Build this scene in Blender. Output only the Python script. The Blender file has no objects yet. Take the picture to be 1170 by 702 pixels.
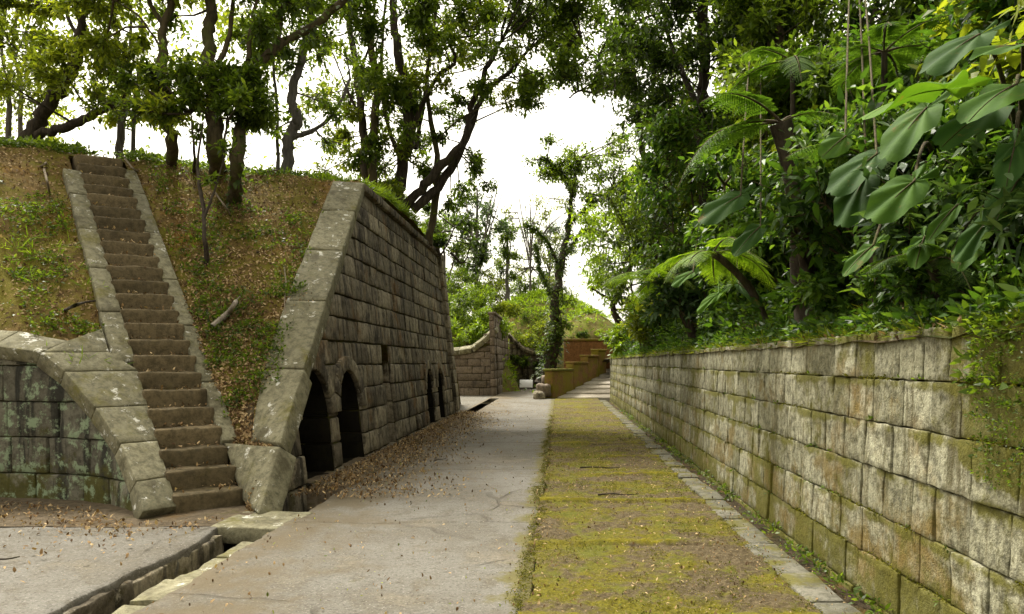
import bpy, math, random
import numpy as np
R = math.radians
SC = bpy.context.scene
COL = SC.collection

# ------------------------------------------------------------------ camera, sky, sun, exposure
cam_d = bpy.data.cameras.new("camera")
cam = bpy.data.objects.new("camera", cam_d); COL.objects.link(cam)
cam.location = (0, 0, 1.6); cam.rotation_euler = (R(90), 0, 0)
F = 860.0; VX = 640.0; VY = 414.0
cam_d.sensor_width = 36; cam_d.lens = 36 * F / 1170
cam_d.shift_x = -(VX - 585) / 1170; cam_d.shift_y = (VY - 351) / 1170
cam_d.clip_start = 0.05; cam_d.clip_end = 2000
SC.camera = cam

SUN_EL, SUN_AZ = 58, -35        # azimuth from +Y towards +X
world = bpy.data.worlds.new("World"); SC.world = world
world.use_nodes = True
wn = world.node_tree.nodes; wl = world.node_tree.links
bg = wn["Background"]
sky = wn.new("ShaderNodeTexSky"); sky.sky_type = 'NISHITA'; sky.sun_disc = False
sky.sun_elevation = R(SUN_EL); sky.sun_rotation = R(SUN_AZ)
sky.air_density = 1.0; sky.dust_density = 4.0; sky.ozone_density = 1.0
hs = wn.new("ShaderNodeHueSaturation"); hs.inputs['Saturation'].default_value = 0.08
wt = wn.new("ShaderNodeMix"); wt.data_type = 'RGBA'; wt.blend_type = 'MULTIPLY'; wt.inputs[0].default_value = 1; wt.inputs[7].default_value = (1.06, 1.0, .85, 1)
wl.new(sky.outputs[0], hs.inputs['Color']); wl.new(hs.outputs[0], wt.inputs[6]); wl.new(wt.outputs[2], bg.inputs[0])
bg.inputs[1].default_value = 0.14
sun_d = bpy.data.lights.new("sun", 'SUN'); sun_d.energy = 2.0; sun_d.angle = R(12); sun_d.color = (1.0, 0.95, 0.86)
sun = bpy.data.objects.new("sun", sun_d); COL.objects.link(sun)
sun.rotation_euler = (R(90 - SUN_EL), 0, R(180 - SUN_AZ))
sun.location = (0, 0, 30)
vs = SC.view_settings
vs.view_transform = 'Standard'; vs.look = 'None'; vs.gamma = 1; vs.use_curve_mapping = False
vs.exposure = 1.5
try:
    SC.cycles.max_bounces = 6; SC.cycles.diffuse_bounces = 4; SC.cycles.transmission_bounces = 4
    SC.cycles.transparent_max_bounces = 4; SC.cycles.caustics_reflective = False; SC.cycles.caustics_refractive = False
except Exception:
    pass

# ------------------------------------------------------------------ helpers
def at(px, py, d):
    return np.array([(px - VX) / F * d, d, 1.6 - (py - VY) / F * d])

def _h(ix, iy, iz, seed):
    h = (ix.astype(np.uint32) * np.uint32(374761393) + iy.astype(np.uint32) * np.uint32(668265263)
         + iz.astype(np.uint32) * np.uint32(2246822519) + np.uint32(seed * 3266489917 & 0xffffffff))
    h ^= h >> np.uint32(15); h *= np.uint32(2246822519); h ^= h >> np.uint32(13); h *= np.uint32(3266489917); h ^= h >> np.uint32(16)
    return h.astype(np.float64) / 4294967295.0 * 2 - 1

def vn(p, seed=0):
    p = np.asarray(p, float); i = np.floor(p).astype(np.int64); f = p - i; f = f * f * (3 - 2 * f)
    x, y, z = i[..., 0], i[..., 1], i[..., 2]; out = 0
    with np.errstate(over='ignore'):
        for a in (0, 1):
            for b in (0, 1):
                for c in (0, 1):
                    w = (f[..., 0] if a else 1 - f[..., 0]) * (f[..., 1] if b else 1 - f[..., 1]) * (f[..., 2] if c else 1 - f[..., 2])
                    out = out + w * _h(x + a, y + b, z + c, seed)
    return out

def fbm(p, o=3, seed=0):
    p = np.asarray(p, float); s = 0; a = 1.0; t = 0
    for k in range(o):
        s = s + a * vn(p * (2 ** k) + 17.3 * k, seed + k); t += a; a *= .5
    return s / t

def vec_noise(p, seed=0, o=2):
    return np.stack([fbm(p, o, seed + 11 * k) for k in range(3)], -1)

def unit(v):
    v = np.asarray(v, float); return v / (np.linalg.norm(v, axis=-1, keepdims=True) + 1e-9)

def wloc(o):
    p = np.zeros(3)
    while o is not None:
        p = p + np.array(o.location); o = o.parent
    return p

class MB:
    """collects vertex chunks and builds ONE mesh object"""
    def __init__(s): s.v = []; s.f = []; s.r = []; s.m = []; s.n = 0; s.sm = []
    def add(s, v, f, rnd=0.5, mat=0, smooth=True):
        v = np.asarray(v, float).reshape(-1, 3); f = np.asarray(f, int)
        s.v.append(v); s.r.append(np.broadcast_to(np.asarray(rnd, float), (len(v),)))
        s.f.append(f + s.n); s.m.append(np.full(len(f), mat)); s.sm.append(np.full(len(f), smooth)); s.n += len(v)
    def grid(s, P, rnd=0.5, mat=0, flip=False):
        n, m = P.shape[:2]; i = np.arange(n * m).reshape(n, m)
        q = np.stack([i[:-1, :-1], i[1:, :-1], i[1:, 1:], i[:-1, 1:]], -1).reshape(-1, 4)
        if flip: q = q[:, ::-1]
        s.add(P.reshape(-1, 3), q, rnd if np.ndim(rnd) == 0 else np.asarray(rnd).reshape(-1), mat)
    def tube(s, pts, rad, sides=8, rnd=0.5, mat=0, bump=0.0, seed=0):
        pts = np.asarray(pts, float); n = len(pts); rad = np.broadcast_to(np.asarray(rad, float), (n,))
        t = unit(np.gradient(pts, axis=0)); ref = np.array([.31, .17, .93])
        if abs(t[0] @ ref) > .9: ref = np.array([.9, .3, .1])
        a = np.zeros_like(t); cur = ref
        for k in range(n):
            cur = cur - t[k] * (cur @ t[k]); cur = unit(cur); a[k] = cur
        b = np.cross(t, a); th = np.linspace(0, 2 * np.pi, sides, endpoint=False)
        off = a[:, None] * np.cos(th)[None, :, None] + b[:, None] * np.sin(th)[None, :, None]
        rr = rad[:, None] * np.ones(sides)[None]
        if bump: rr = rr * (1 + bump * fbm((pts[:, None] + off * rad[:, None, None]) * np.array([5, 5, 2.]), 2, seed))
        P = pts[:, None] + off * rr[..., None]
        i = np.arange(n * sides).reshape(n, sides); j = np.roll(i, -1, 1)
        q = np.stack([i[:-1], j[:-1], j[1:], i[1:]], -1).reshape(-1, 4)
        s.add(P.reshape(-1, 3), q, rnd, mat)
        s.add(P[-1], np.arange(sides)[None], rnd, mat)
    def build(s, name, mats, parent=None, loc=None):
        v = np.concatenate(s.v); base = wloc(parent) if loc is None else np.asarray(loc, float) + (wloc(parent) if parent else 0)
        v = v - base
        me = bpy.data.meshes.new(name); me.vertices.add(len(v)); me.vertices.foreach_set("co", v.astype(np.float32).ravel())
        tot = np.concatenate([np.full(len(f), f.shape[1]) for f in s.f]); idx = np.concatenate([f.ravel() for f in s.f])
        st = np.concatenate([[0], np.cumsum(tot)[:-1]])
        me.loops.add(len(idx)); me.loops.foreach_set("vertex_index", idx.astype(np.int32))
        me.polygons.add(len(tot)); me.polygons.foreach_set("loop_start", st.astype(np.int32))
        me.polygons.foreach_set("material_index", np.concatenate(s.m).astype(np.int32))
        me.update(calc_edges=True); me.validate()
        if len(me.polygons) == len(tot):
            me.polygons.foreach_set("use_smooth", np.concatenate(s.sm))
        at_ = me.attributes.new("rnd", 'FLOAT', 'POINT'); at_.data.foreach_set("value", np.concatenate(s.r).astype(np.float32))
        for m in (mats if isinstance(mats, (list, tuple)) else [mats]): me.materials.append(m)
        o = bpy.data.objects.new(name, me); COL.objects.link(o)
        if parent: o.parent = parent
        if loc is not None: o.location = loc
        return o

def tag(o, label=None, cat=None, group=None, kind=None):
    if label: o['label'] = label
    if cat: o['category'] = cat
    if group: o['group'] = group
    if kind: o['kind'] = kind
    return o

def thing(name, label, cat, loc, group=None):
    o = bpy.data.objects.new(name, None); COL.objects.link(o); o.location = tuple(float(x) for x in loc)
    o.empty_display_size = .2
    return tag(o, label, cat, group)

def copy_thing(src, loc, rz, sc, label, group=None):
    c = src.copy(); COL.objects.link(c); c.location = tuple(float(x) for x in loc); c.rotation_euler = (0, 0, rz); c.scale = (sc, sc, sc)
    c['label'] = label
    if group: c['group'] = group
    for ch in src.children:
        d = ch.copy(); COL.objects.link(d); d.parent = c
        for g in ch.children:
            e = g.copy(); COL.objects.link(e); e.parent = d
    return c

def hexa(mb, c, res=.1, e=.015, amp=.006, rnd=.5, mat=0, skip=(), freq=4.0, seed=0):
    """rough stone: c[a][b][c] eight corners, worn edges, noisy faces"""
    c = np.asarray(c, float).reshape(2, 2, 2, 3); cen = c.mean((0, 1, 2)); T = []
    L = [np.linalg.norm(c[1] - c[0], axis=-1).mean(), np.linalg.norm(c[:, 1] - c[:, 0], axis=-1).mean(), np.linalg.norm(c[:, :, 1] - c[:, :, 0], axis=-1).mean()]
    for l in L:
        if l > 3.2 * e:
            n = max(1, int(round((l - 2 * e) / res))); T.append(np.concatenate([[0], np.linspace(e / l, 1 - e / l, n + 1), [1]]))
        else: T.append(np.array([0, 1.]))
    for k in range(3):
        o1, o2 = [(1, 2), (2, 0), (0, 1)][k]
        for sd in (0, 1):
            if (k, sd) in skip: continue
            A, B = np.meshgrid(T[o1], T[o2], indexing='ij'); p = np.zeros(A.shape + (3,)); p[..., o1] = A; p[..., o2] = B; p[..., k] = sd
            bd = (p <= 0) | (p >= 1); edge = bd.sum(-1) >= 2
            sh = np.array([.38 * e / max(l, 1e-6) for l in L]) * (1 + .0 * A[..., None])
            p = np.where(bd & edge[..., None], p + np.where(p <= 0, sh, -sh), p)
            x, y, z = p[..., 0:1], p[..., 1:2], p[..., 2:3]
            q = 0
            for a in (0, 1):
                for b in (0, 1):
                    for d in (0, 1):
                        q = q + (x if a else 1 - x) * (y if b else 1 - y) * (z if d else 1 - z) * c[a, b, d]
            q = q + amp * vec_noise(q * freq, seed, 3)
            n_, m_ = q.shape[:2]; i0, j0 = n_ // 2, m_ // 2
            nn = np.cross(q[min(i0 + 1, n_ - 1), j0] - q[i0 - 1, j0], q[i0, min(j0 + 1, m_ - 1)] - q[i0, j0 - 1])
            mb.grid(q, rnd, mat, flip=(nn @ (q.mean((0, 1)) - cen)) < 0)

def slab4(mb, top, th, **kw):
    """stone whose upper face is the quad top (4 points in order), th thick along -normal"""
    t = np.asarray(top, float); n = unit(np.cross(t[2] - t[0], t[3] - t[1]))
    if n[2] < 0: n = -n
    b = t - n * th
    c = np.zeros((2, 2, 2, 3)); c[0, 0, 1], c[1, 0, 1], c[1, 1, 1], c[0, 1, 1] = t; c[0, 0, 0], c[1, 0, 0], c[1, 1, 0], c[0, 1, 0] = b
    hexa(mb, c, **kw)

def box(mb, x0, x1, y0, y1, z0, z1, **kw):
    c = np.zeros((2, 2, 2, 3))
    for a in (0, 1):
        for b in (0, 1):
            for d in (0, 1): c[a, b, d] = ((x0, x1)[a], (y0, y1)[b], (z0, z1)[d])
    hexa(mb, c, **kw)

def masonry(mb, M, vs_, ul, ur, blen, rng, depth=.25, gap=.014, jit=.012, openings=(), topf=None, res=.1, e=.02, amp=.008, back=None, freq=5.0, resf=None):
    """rows of rough blocks on the wall surface M(u,v,w); openings = (u0,u1,v0,spring,arched)"""
    for r in range(len(vs_) - 1):
        v0, v1 = vs_[r], vs_[r + 1]; L = max(ul(v0), ul(v1)); E = min(ur(v0), ur(v1))
        segs = [(L, E)]
        for (a, b, ov0, sp, ar) in openings:
            h = (b - a) / 2; m = (a + b) / 2; vm = max(v0, ov0)
            topv = sp + (h if ar else 0)
            if v1 <= ov0 + .02 or v0 >= topv - .02: continue
            hw = h if (vm <= sp or not ar) else math.sqrt(max(h * h - (vm - sp) ** 2, 0))
            new = []
            for (s0, s1) in segs:
                if m + hw <= s0 or m - hw >= s1: new.append((s0, s1)); continue
                if m - hw - s0 > .03: new.append((s0, m - hw))
                if s1 - m - hw > .03: new.append((m + hw, s1))
            segs = new
        for (s0, s1) in segs:
            us = [s0]
            while us[-1] < s1:
                us.append(us[-1] + rng.uniform(*blen))
            us[-1] = s1
            if len(us) > 2 and us[-1] - us[-2] < blen[0] * .5: us.pop(-2)
            for k in range(len(us) - 1):
                a, b = us[k], us[k + 1]; g = gap / 2; j = rng.uniform(-jit, jit); t1, t2 = rng.uniform(-.006, .006), rng.uniform(-.006, .006)
                la0 = ul(v0) if (k == 0 and s0 == L) else a; la1 = ul(v1) if (k == 0 and s0 == L) else a
                rb0 = ur(v0) if (b == s1 and s1 == E) else b; rb1 = ur(v1) if (b == s1 and s1 == E) else b
                uv = [(la0 + g, v0 + g), (rb0 - g, v0 + g), (rb1 - g, v1 - g), (la1 + g, v1 - g)]
                if topf:
                    uv[2] = (uv[2][0], min(uv[2][1], topf(uv[2][0]))); uv[3] = (uv[3][0], min(uv[3][1], topf(uv[3][0])))
                    if max(uv[2][1], uv[3][1]) < v0 + .05: continue
                    uv[2] = (uv[2][0], max(uv[2][1], v0 + .03)); uv[3] = (uv[3][0], max(uv[3][1], v0 + .03))
                c = np.zeros((2, 2, 2, 3))
                for w in (0, 1):
                    for (aa, bb, q) in ((0, 0, 0), (1, 0, 1), (1, 1, 2), (0, 1, 3)):
                        c[aa, bb, w] = M(uv[q][0], uv[q][1], (j + (t1 if aa else -t1) + (t2 if bb else -t2)) if w else -depth)
                rs = resf((a + b) / 2) if resf else res
                hexa(mb, c, res=rs, e=e * rng.uniform(.7, 1.5), amp=amp, rnd=rng.random(), skip=((2, 0),), freq=freq, seed=rng.randint(0, 50))
            if back is not None:
                v1b = v1
                n = max(2, int((s1 - s0) / .5) + 1); uu = np.linspace(s0, s1, n)
                top = [min(v1, topf(u)) if topf else v1 for u in uu]
                P = np.array([[M(u, v0, -.05) for u in uu], [M(u, max(t, v0 + .001), -.05) for u, t in zip(uu, top)]])
                mb.grid(P, .5, back)

# ---- leaves
def leaf_mesh(mb, pos, axis, nrm, ln, wd, rnd, fold=.18, mat=0, hexs=True, bend=.12):
    pos = np.asarray(pos, float); n = len(pos)
    if n == 0: return
    axis = unit(axis); side = unit(np.cross(axis, nrm)); nn = unit(np.cross(side, axis)); ln = np.broadcast_to(ln, (n,))[:, None]; wd = np.broadcast_to(wd, (n,))[:, None]
    if hexs:
        prof = [(0, 0, 0), (.3, .5, fold), (.68, .38, fold * .7 - bend * .4), (1, 0, -bend), (.68, -.38, fold * .7 - bend * .4), (.3, -.5, fold)]
    else:
        prof = [(0, 0, 0), (.45, .5, fold), (1, 0, -bend), (.45, -.5, fold)]
    V = np.stack([pos + axis * ln * t + side * wd * s + nn * wd * z for (t, s, z) in prof], 1)
    k = len(prof)
    mb.add(V.reshape(-1, 3), np.arange(n * k).reshape(n, k), np.repeat(rnd, k), mat, smooth=False)

def rvec(g, n):
    return unit(g.normal(size=(n, 3)))

def blob_leaves(mbl, mbt, root, cen, r, n, ln, g, flat=.75, twigs=9, tw=.008, up=.75, hexs=True, droop=.15, aspect=.45):
    """a leafy spray: twigs from root into a loose ball, leaves along the twigs"""
    cen = np.asarray(cen, float); root = np.asarray(root, float)
    ends = cen + rvec(g, twigs) * np.array([1, 1, flat]) * r * (g.random((twigs, 1)) ** .4)
    hub = cen * .75 + root * .25 if np.linalg.norm(cen - root) < 3 * r else cen - unit(cen - root) * r * .6
    if mbt is not None:
        mid = (root + hub) / 2 + g.normal(size=3) * .08 * np.linalg.norm(hub - root)
        d = np.linalg.norm(hub - root)
        s = np.linspace(0, 1, max(3, int(d / .5) + 2))[:, None]
        mbt.tube((1 - s) ** 2 * root + 2 * s * (1 - s) * mid + s * s * hub, np.linspace(tw * 2.6, tw * 1.3, len(s)), 5, g.random())
    per = n // twigs
    bright = g.normal() * .10
    for k in range(twigs):
        a, b = hub, ends[k]; mid = (a + b) / 2 + g.normal(size=3) * r * .12
        s = np.linspace(0, 1, 4)[:, None]; pts = (1 - s) ** 2 * a + 2 * s * (1 - s) * mid + s * s * b
        if mbt is not None: mbt.tube(pts, np.linspace(tw, tw * .4, 4), 3, g.random())
        t = g.uniform(.25, 1.05, per)[:, None]; p = (1 - t) ** 2 * a + 2 * t * (1 - t) * mid + t * t * b
        p = p + g.normal(size=(per, 3)) * r * .13
        ax = unit(b - a) * .6 + rvec(g, per) * .9 + np.array([0, 0, -droop])
        nr = rvec(g, per) * (1 - up) + np.array([0, 0, up])
        l = ln * g.uniform(.6, 1.25, per)
        leaf_mesh(mbl, p, ax, nr, l, l * aspect, np.clip(.5 + bright + g.normal(size=per) * .2, 0, 1), hexs=hexs)

# ------------------------------------------------------------------ materials
class NT:
    def __init__(s, name):
        s.m = bpy.data.materials.new(name); s.m.use_nodes = True; s.t = s.m.node_tree; s.n = s.t.nodes; s.n.clear()
        s.out = s.new("ShaderNodeOutputMaterial"); s.geo = s.new("ShaderNodeNewGeometry"); s.pos = s.geo.outputs['Position']
    def new(s, k): return s.n.new(k)
    def link(s, a, b):
        if hasattr(a, 'links'): s.t.links.new(a, b)
        else:
            if isinstance(a, (tuple, list)) and len(a) == 3 and b.type == 'RGBA': a = (*a, 1)
            b.default_value = a
    def rnd(s):
        a = s.new("ShaderNodeAttribute"); a.attribute_name = "rnd"; return a.outputs['Fac']
    def vmap(s, scale, v=None):
        m = s.new("ShaderNodeMapping"); s.link(v or s.pos, m.inputs['Vector']); m.inputs['Scale'].default_value = scale; return m.outputs[0]
    def noise(s, scale, det=4, rough=.6, vec=None, dist=0):
        n = s.new("ShaderNodeTexNoise"); s.link(vec or s.pos, n.inputs['Vector']); n.inputs['Scale'].default_value = scale
        n.inputs['Detail'].default_value = det; n.inputs['Roughness'].default_value = rough; n.inputs['Distortion'].default_value = dist
        return n.outputs['Fac']
    def vor(s, scale, feat='F1', vec=None):
        n = s.new("ShaderNodeTexVoronoi"); n.feature = feat; s.link(vec or s.pos, n.inputs['Vector']); n.inputs['Scale'].default_value = scale
        return n.outputs['Distance']
    def step(s, v, a, b, lo=0., hi=1.):
        n = s.new("ShaderNodeMapRange"); n.interpolation_type = 'SMOOTHSTEP'; s.link(v, n.inputs['Value'])
        for k, x in zip(('From Min', 'From Max', 'To Min', 'To Max'), (a, b, lo, hi)): n.inputs[k].default_value = x
        return n.outputs[0]
    def math(s, op, a, b=0.):
        n = s.new("ShaderNodeMath"); n.operation = op; s.link(a, n.inputs[0]); s.link(b, n.inputs[1]); return n.outputs[0]
    def mix(s, f, a, b, mode='MIX'):
        n = s.new("ShaderNodeMix"); n.data_type = 'RGBA'; n.blend_type = mode; s.link(f, n.inputs[0]); s.link(a, n.inputs[6]); s.link(b, n.inputs[7]); return n.outputs[2]
    def xyz(s):
        n = s.new("ShaderNodeSeparateXYZ"); s.link(s.pos, n.inputs[0]); return n.outputs
    def bump(s, h, st=.5, d=.02, nrm=None):
        n = s.new("ShaderNodeBump"); n.inputs['Strength'].default_value = st; n.inputs['Distance'].default_value = d; s.link(h, n.inputs['Height'])
        if nrm: s.link(nrm, n.inputs['Normal'])
        return n.outputs[0]
    def pbr(s, col, rough=.9, nrm=None, spec=.25):
        p = s.new("ShaderNodeBsdfPrincipled"); s.link(col, p.inputs['Base Color']); s.link(rough, p.inputs['Roughness'])
        p.inputs['Specular IOR Level'].default_value = spec
        if nrm: s.link(nrm, p.inputs['Normal'])
        return p.outputs[0]
    def done(s, sh): s.t.links.new(sh, s.out.inputs[0]); return s.m

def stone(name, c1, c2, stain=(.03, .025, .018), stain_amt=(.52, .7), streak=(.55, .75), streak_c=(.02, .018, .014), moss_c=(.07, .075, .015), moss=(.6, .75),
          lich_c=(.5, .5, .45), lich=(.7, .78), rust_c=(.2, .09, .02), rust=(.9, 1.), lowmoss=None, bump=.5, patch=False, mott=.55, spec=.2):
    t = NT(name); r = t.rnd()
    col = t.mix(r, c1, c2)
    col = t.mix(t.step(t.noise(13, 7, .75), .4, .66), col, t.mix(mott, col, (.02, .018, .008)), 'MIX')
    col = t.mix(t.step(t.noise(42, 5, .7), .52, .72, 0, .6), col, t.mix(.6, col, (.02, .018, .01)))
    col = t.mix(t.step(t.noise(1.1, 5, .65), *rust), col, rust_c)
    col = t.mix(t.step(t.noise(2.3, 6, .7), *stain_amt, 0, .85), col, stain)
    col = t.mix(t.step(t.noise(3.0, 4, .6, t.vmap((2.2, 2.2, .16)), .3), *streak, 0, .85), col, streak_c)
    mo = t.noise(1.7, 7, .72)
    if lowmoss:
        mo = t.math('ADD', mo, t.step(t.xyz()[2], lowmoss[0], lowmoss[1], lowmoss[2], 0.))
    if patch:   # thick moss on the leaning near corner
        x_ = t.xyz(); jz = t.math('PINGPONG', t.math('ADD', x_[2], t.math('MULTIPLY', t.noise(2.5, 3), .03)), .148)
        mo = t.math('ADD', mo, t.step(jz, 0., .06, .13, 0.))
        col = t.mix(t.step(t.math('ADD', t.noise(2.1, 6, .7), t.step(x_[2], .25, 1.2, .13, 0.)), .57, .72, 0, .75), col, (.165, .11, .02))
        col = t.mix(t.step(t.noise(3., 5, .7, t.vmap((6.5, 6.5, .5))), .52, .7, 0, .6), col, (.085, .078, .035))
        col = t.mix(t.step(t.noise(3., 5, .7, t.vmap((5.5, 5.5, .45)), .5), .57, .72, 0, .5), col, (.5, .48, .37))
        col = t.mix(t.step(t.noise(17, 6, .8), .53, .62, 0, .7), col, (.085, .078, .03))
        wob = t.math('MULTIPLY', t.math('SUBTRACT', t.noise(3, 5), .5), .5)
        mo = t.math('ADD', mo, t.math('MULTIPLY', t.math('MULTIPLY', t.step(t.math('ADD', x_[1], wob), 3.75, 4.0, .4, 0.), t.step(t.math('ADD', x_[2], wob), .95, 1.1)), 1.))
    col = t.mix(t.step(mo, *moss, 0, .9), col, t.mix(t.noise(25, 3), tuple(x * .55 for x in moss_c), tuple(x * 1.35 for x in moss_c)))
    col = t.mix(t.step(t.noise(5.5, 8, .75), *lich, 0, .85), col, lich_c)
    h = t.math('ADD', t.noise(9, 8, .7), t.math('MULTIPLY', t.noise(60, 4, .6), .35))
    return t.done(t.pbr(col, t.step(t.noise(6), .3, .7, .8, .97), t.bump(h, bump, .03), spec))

def leafmat(name, lo, mid, hi, trans=.35, rough=.42, spec=.35, yellow=.0):
    t = NT(name); r = t.rnd()
    cr = t.new("ShaderNodeValToRGB"); e = cr.color_ramp; e.elements[0].position = .15; e.elements[0].color = (*lo, 1); e.elements[1].position = .92; e.elements[1].color = (*hi, 1)
    k = e.elements.new(.5); k.color = (*mid, 1)
    v = t.math('ADD', r, t.math('MULTIPLY', t.math('SUBTRACT', t.noise(.9, 2), .5), .5)); t.link(v, cr.inputs[0]); c = cr.outputs[0]
    p = t.pbr(c, rough, None, spec)
    tr = t.new("ShaderNodeBsdfTranslucent"); t.link(t.mix(1., c, (1.7, 1.65, .75), 'MULTIPLY'), tr.inputs[0])
    mx = t.new("ShaderNodeMixShader"); mx.inputs[0].default_value = trans; t.t.links.new(p, mx.inputs[1]); t.t.links.new(tr.outputs[0], mx.inputs[2])
    return t.done(mx.outputs[0])

M = {}
M['wall_right'] = stone('old_sandstone', (.44, .425, .30), (.25, .24, .155), stain=(.065, .056, .026), stain_amt=(.55, .72), streak=(.53, .7), streak_c=(.085, .07, .03),
                        moss_c=(.105, .098, .012), moss=(.50, .64), lich_c=(.48, .47, .36), lich=(.63, .76), rust_c=(.17, .105, .022), rust=(.55, .76), lowmoss=(0, .6, .14), bump=.9, mott=.75, patch=True)
M['facade'] = stone('dark_weathered_stone', (.36, .31, .215), (.12, .1, .07), stain=(.028, .022, .015), stain_amt=(.47, .66), streak=(.5, .64), streak_c=(.016, .013, .01),
                    moss_c=(.065, .055, .013), moss=(.62, .8), lich_c=(.4, .36, .28), lich=(.58, .70), rust_c=(.15, .08, .025), rust=(.53, .72), lowmoss=(0, .5, .1), bump=.8)
M['recess_shade'] = stone('recess_shade_stone', (.014, .012, .009), (.010, .009, .007), spec=.02, stain=(.007, .006, .005), moss_c=(.016, .016, .006), lich=(.95, .99), rust=(.95, .99), bump=.5)  # near-black stone: the shade inside the arches is painted into its colour
M['wall_left'] = stone('lichen_stone', (.22, .205, .15), (.12, .11, .08), stain=(.035, .03, .022), stain_amt=(.52, .68), streak=(.49, .6), streak_c=(.018, .018, .014),
                       moss_c=(.075, .07, .013), moss=(.60, .74), lich_c=(.26, .33, .2), lich=(.505, .60), rust_c=(.15, .1, .035), rust=(.6, .8), lowmoss=(.05, .75, .22), bump=.7)
M['coping'] = stone('coping_stone', (.265, .245, .155), (.175, .162, .10), stain=(.08, .07, .04), stain_amt=(.5, .7), streak=(.6, .8), streak_c=(.06, .052, .03),
                    moss_c=(.13, .115, .02), moss=(.52, .72), lich_c=(.6, .59, .52), lich=(.585, .64), rust=(.7, .9), bump=.6)
M['step'] = stone('brown_step_stone', (.17, .13, .07), (.11, .085, .045), stain=(.055, .042, .022), stain_amt=(.5, .7), streak=(.56, .78), streak_c=(.045, .035, .018),
                  moss_c=(.1, .085, .018), moss=(.58, .76), lich_c=(.3, .26, .18), lich=(.64, .76), rust=(.75, .95), bump=.6)
M['far_stone'] = stone('pale_far_stone', (.24, .19, .145), (.14, .11, .08), stain=(.05, .042, .033), stain_amt=(.52, .72), streak=(.55, .75), streak_c=(.04, .033, .026),
                       moss_c=(.09, .09, .02), moss=(.62, .78), lich=(.7, .8), bump=.5)
M['pale_step'] = stone('pale_worn_step', (.5, .45, .36), (.42, .37, .29), stain=(.14, .11, .07), stain_amt=(.55, .75), streak=(.8, .9), moss_c=(.14, .13, .03), moss=(.66, .8), lich=(.7, .8), rust=(.8, .95), mott=.3)
M['brick_orange'] = stone('orange_render', (.25, .135, .045), (.2, .11, .04), stain=(.12, .085, .02), stain_amt=(.48, .66), streak=(.55, .7), streak_c=(.12, .07, .025),
                          moss_c=(.17, .145, .012), moss=(.42, .58), lich=(.8, .9), bump=.3)
M['orange_back'] = stone('rust_orange_wall', (.3, .145, .055), (.26, .12, .045), stain=(.16, .08, .03), stain_amt=(.55, .75), streak=(.55, .75), streak_c=(.17, .08, .03),
                         moss_c=(.13, .11, .02), moss=(.68, .8), lich=(.8, .9), bump=.25)

def mortar():
    t = NT('joint_mortar'); c = t.mix(t.step(t.noise(3, 4), .45, .65), (.05, .04, .024), (.085, .08, .015)); return t.done(t.pbr(c, .95))
M['mortar'] = mortar()

def concrete():
    t = NT('worn_concrete'); r = t.rnd(); x = t.xyz()
    c = t.mix(r, (.18, .17, .147), (.15, .142, .121))
    c = t.mix(t.step(t.noise(.55, 7, .75), .40, .62, 0, .8), c, (.098, .085, .062))
    c = t.mix(t.step(t.noise(4.5, 8, .75), .5, .66, 0, .75), c, (.1, .085, .056))
    c = t.mix(t.step(t.noise(1.1, 6, .7), .53, .66, 0, .6), c, (.2, .175, .13))
    c = t.mix(t.step(t.noise(38, 4, .7), .5, .66, 0, .75), c, (.06, .052, .04))
    c = t.mix(t.step(t.noise(60, 3, .7), .57, .70, 0, .75), c, (.33, .31, .27))
    c = t.mix(t.step(t.noise(16, 6, .75), .54, .66, 0, .55), c, (.085, .075, .055))
    wv = t.new("ShaderNodeMix"); wv.data_type = 'VECTOR'; wv.inputs[0].default_value = .12
    nn = t.new("ShaderNodeTexNoise"); nn.inputs['Scale'].default_value = 2.2; nn.inputs['Detail'].default_value = 5; t.link(t.pos, nn.inputs['Vector'])
    t.link(t.pos, wv.inputs[4]); t.link(nn.outputs['Color'], wv.inputs[5])
    v = t.new("ShaderNodeTexVoronoi"); v.feature = 'DISTANCE_TO_EDGE'; v.inputs['Scale'].default_value = .55; t.link(wv.outputs[1], v.inputs['Vector'])
    crack = t.math('MULTIPLY', t.step(v.outputs['Distance'], .004, .012, 1., 0.), t.step(t.noise(.8, 2), .45, .55))
    c = t.mix(t.math('MULTIPLY', crack, .4), c, (.05, .042, .03))
    ed = t.math('ADD', t.noise(2.4, 6, .7), t.step(x[0], -.6, -.15, 0., .4))
    c = t.mix(t.step(ed, .62, .8, 0, .85), c, (.115, .1, .025))
    ed2 = t.math('ADD', t.noise(1.5, 6, .7), t.math('MULTIPLY', t.step(x[0], -2.9, -.9, .26, 0.), t.step(x[0], -3.25, -3.2)))
    c = t.mix(t.step(ed2, .56, .8, 0, .8), c, (.115, .09, .052))
    h = t.math('ADD', t.math('ADD', t.noise(5, 8, .7), t.math('MULTIPLY', t.noise(45, 5, .7), .5)), t.math('MULTIPLY', crack, -.7))
    return t.done(t.pbr(c, .9, t.bump(h, .8, .025), .2))
M['concrete'] = concrete()

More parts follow.
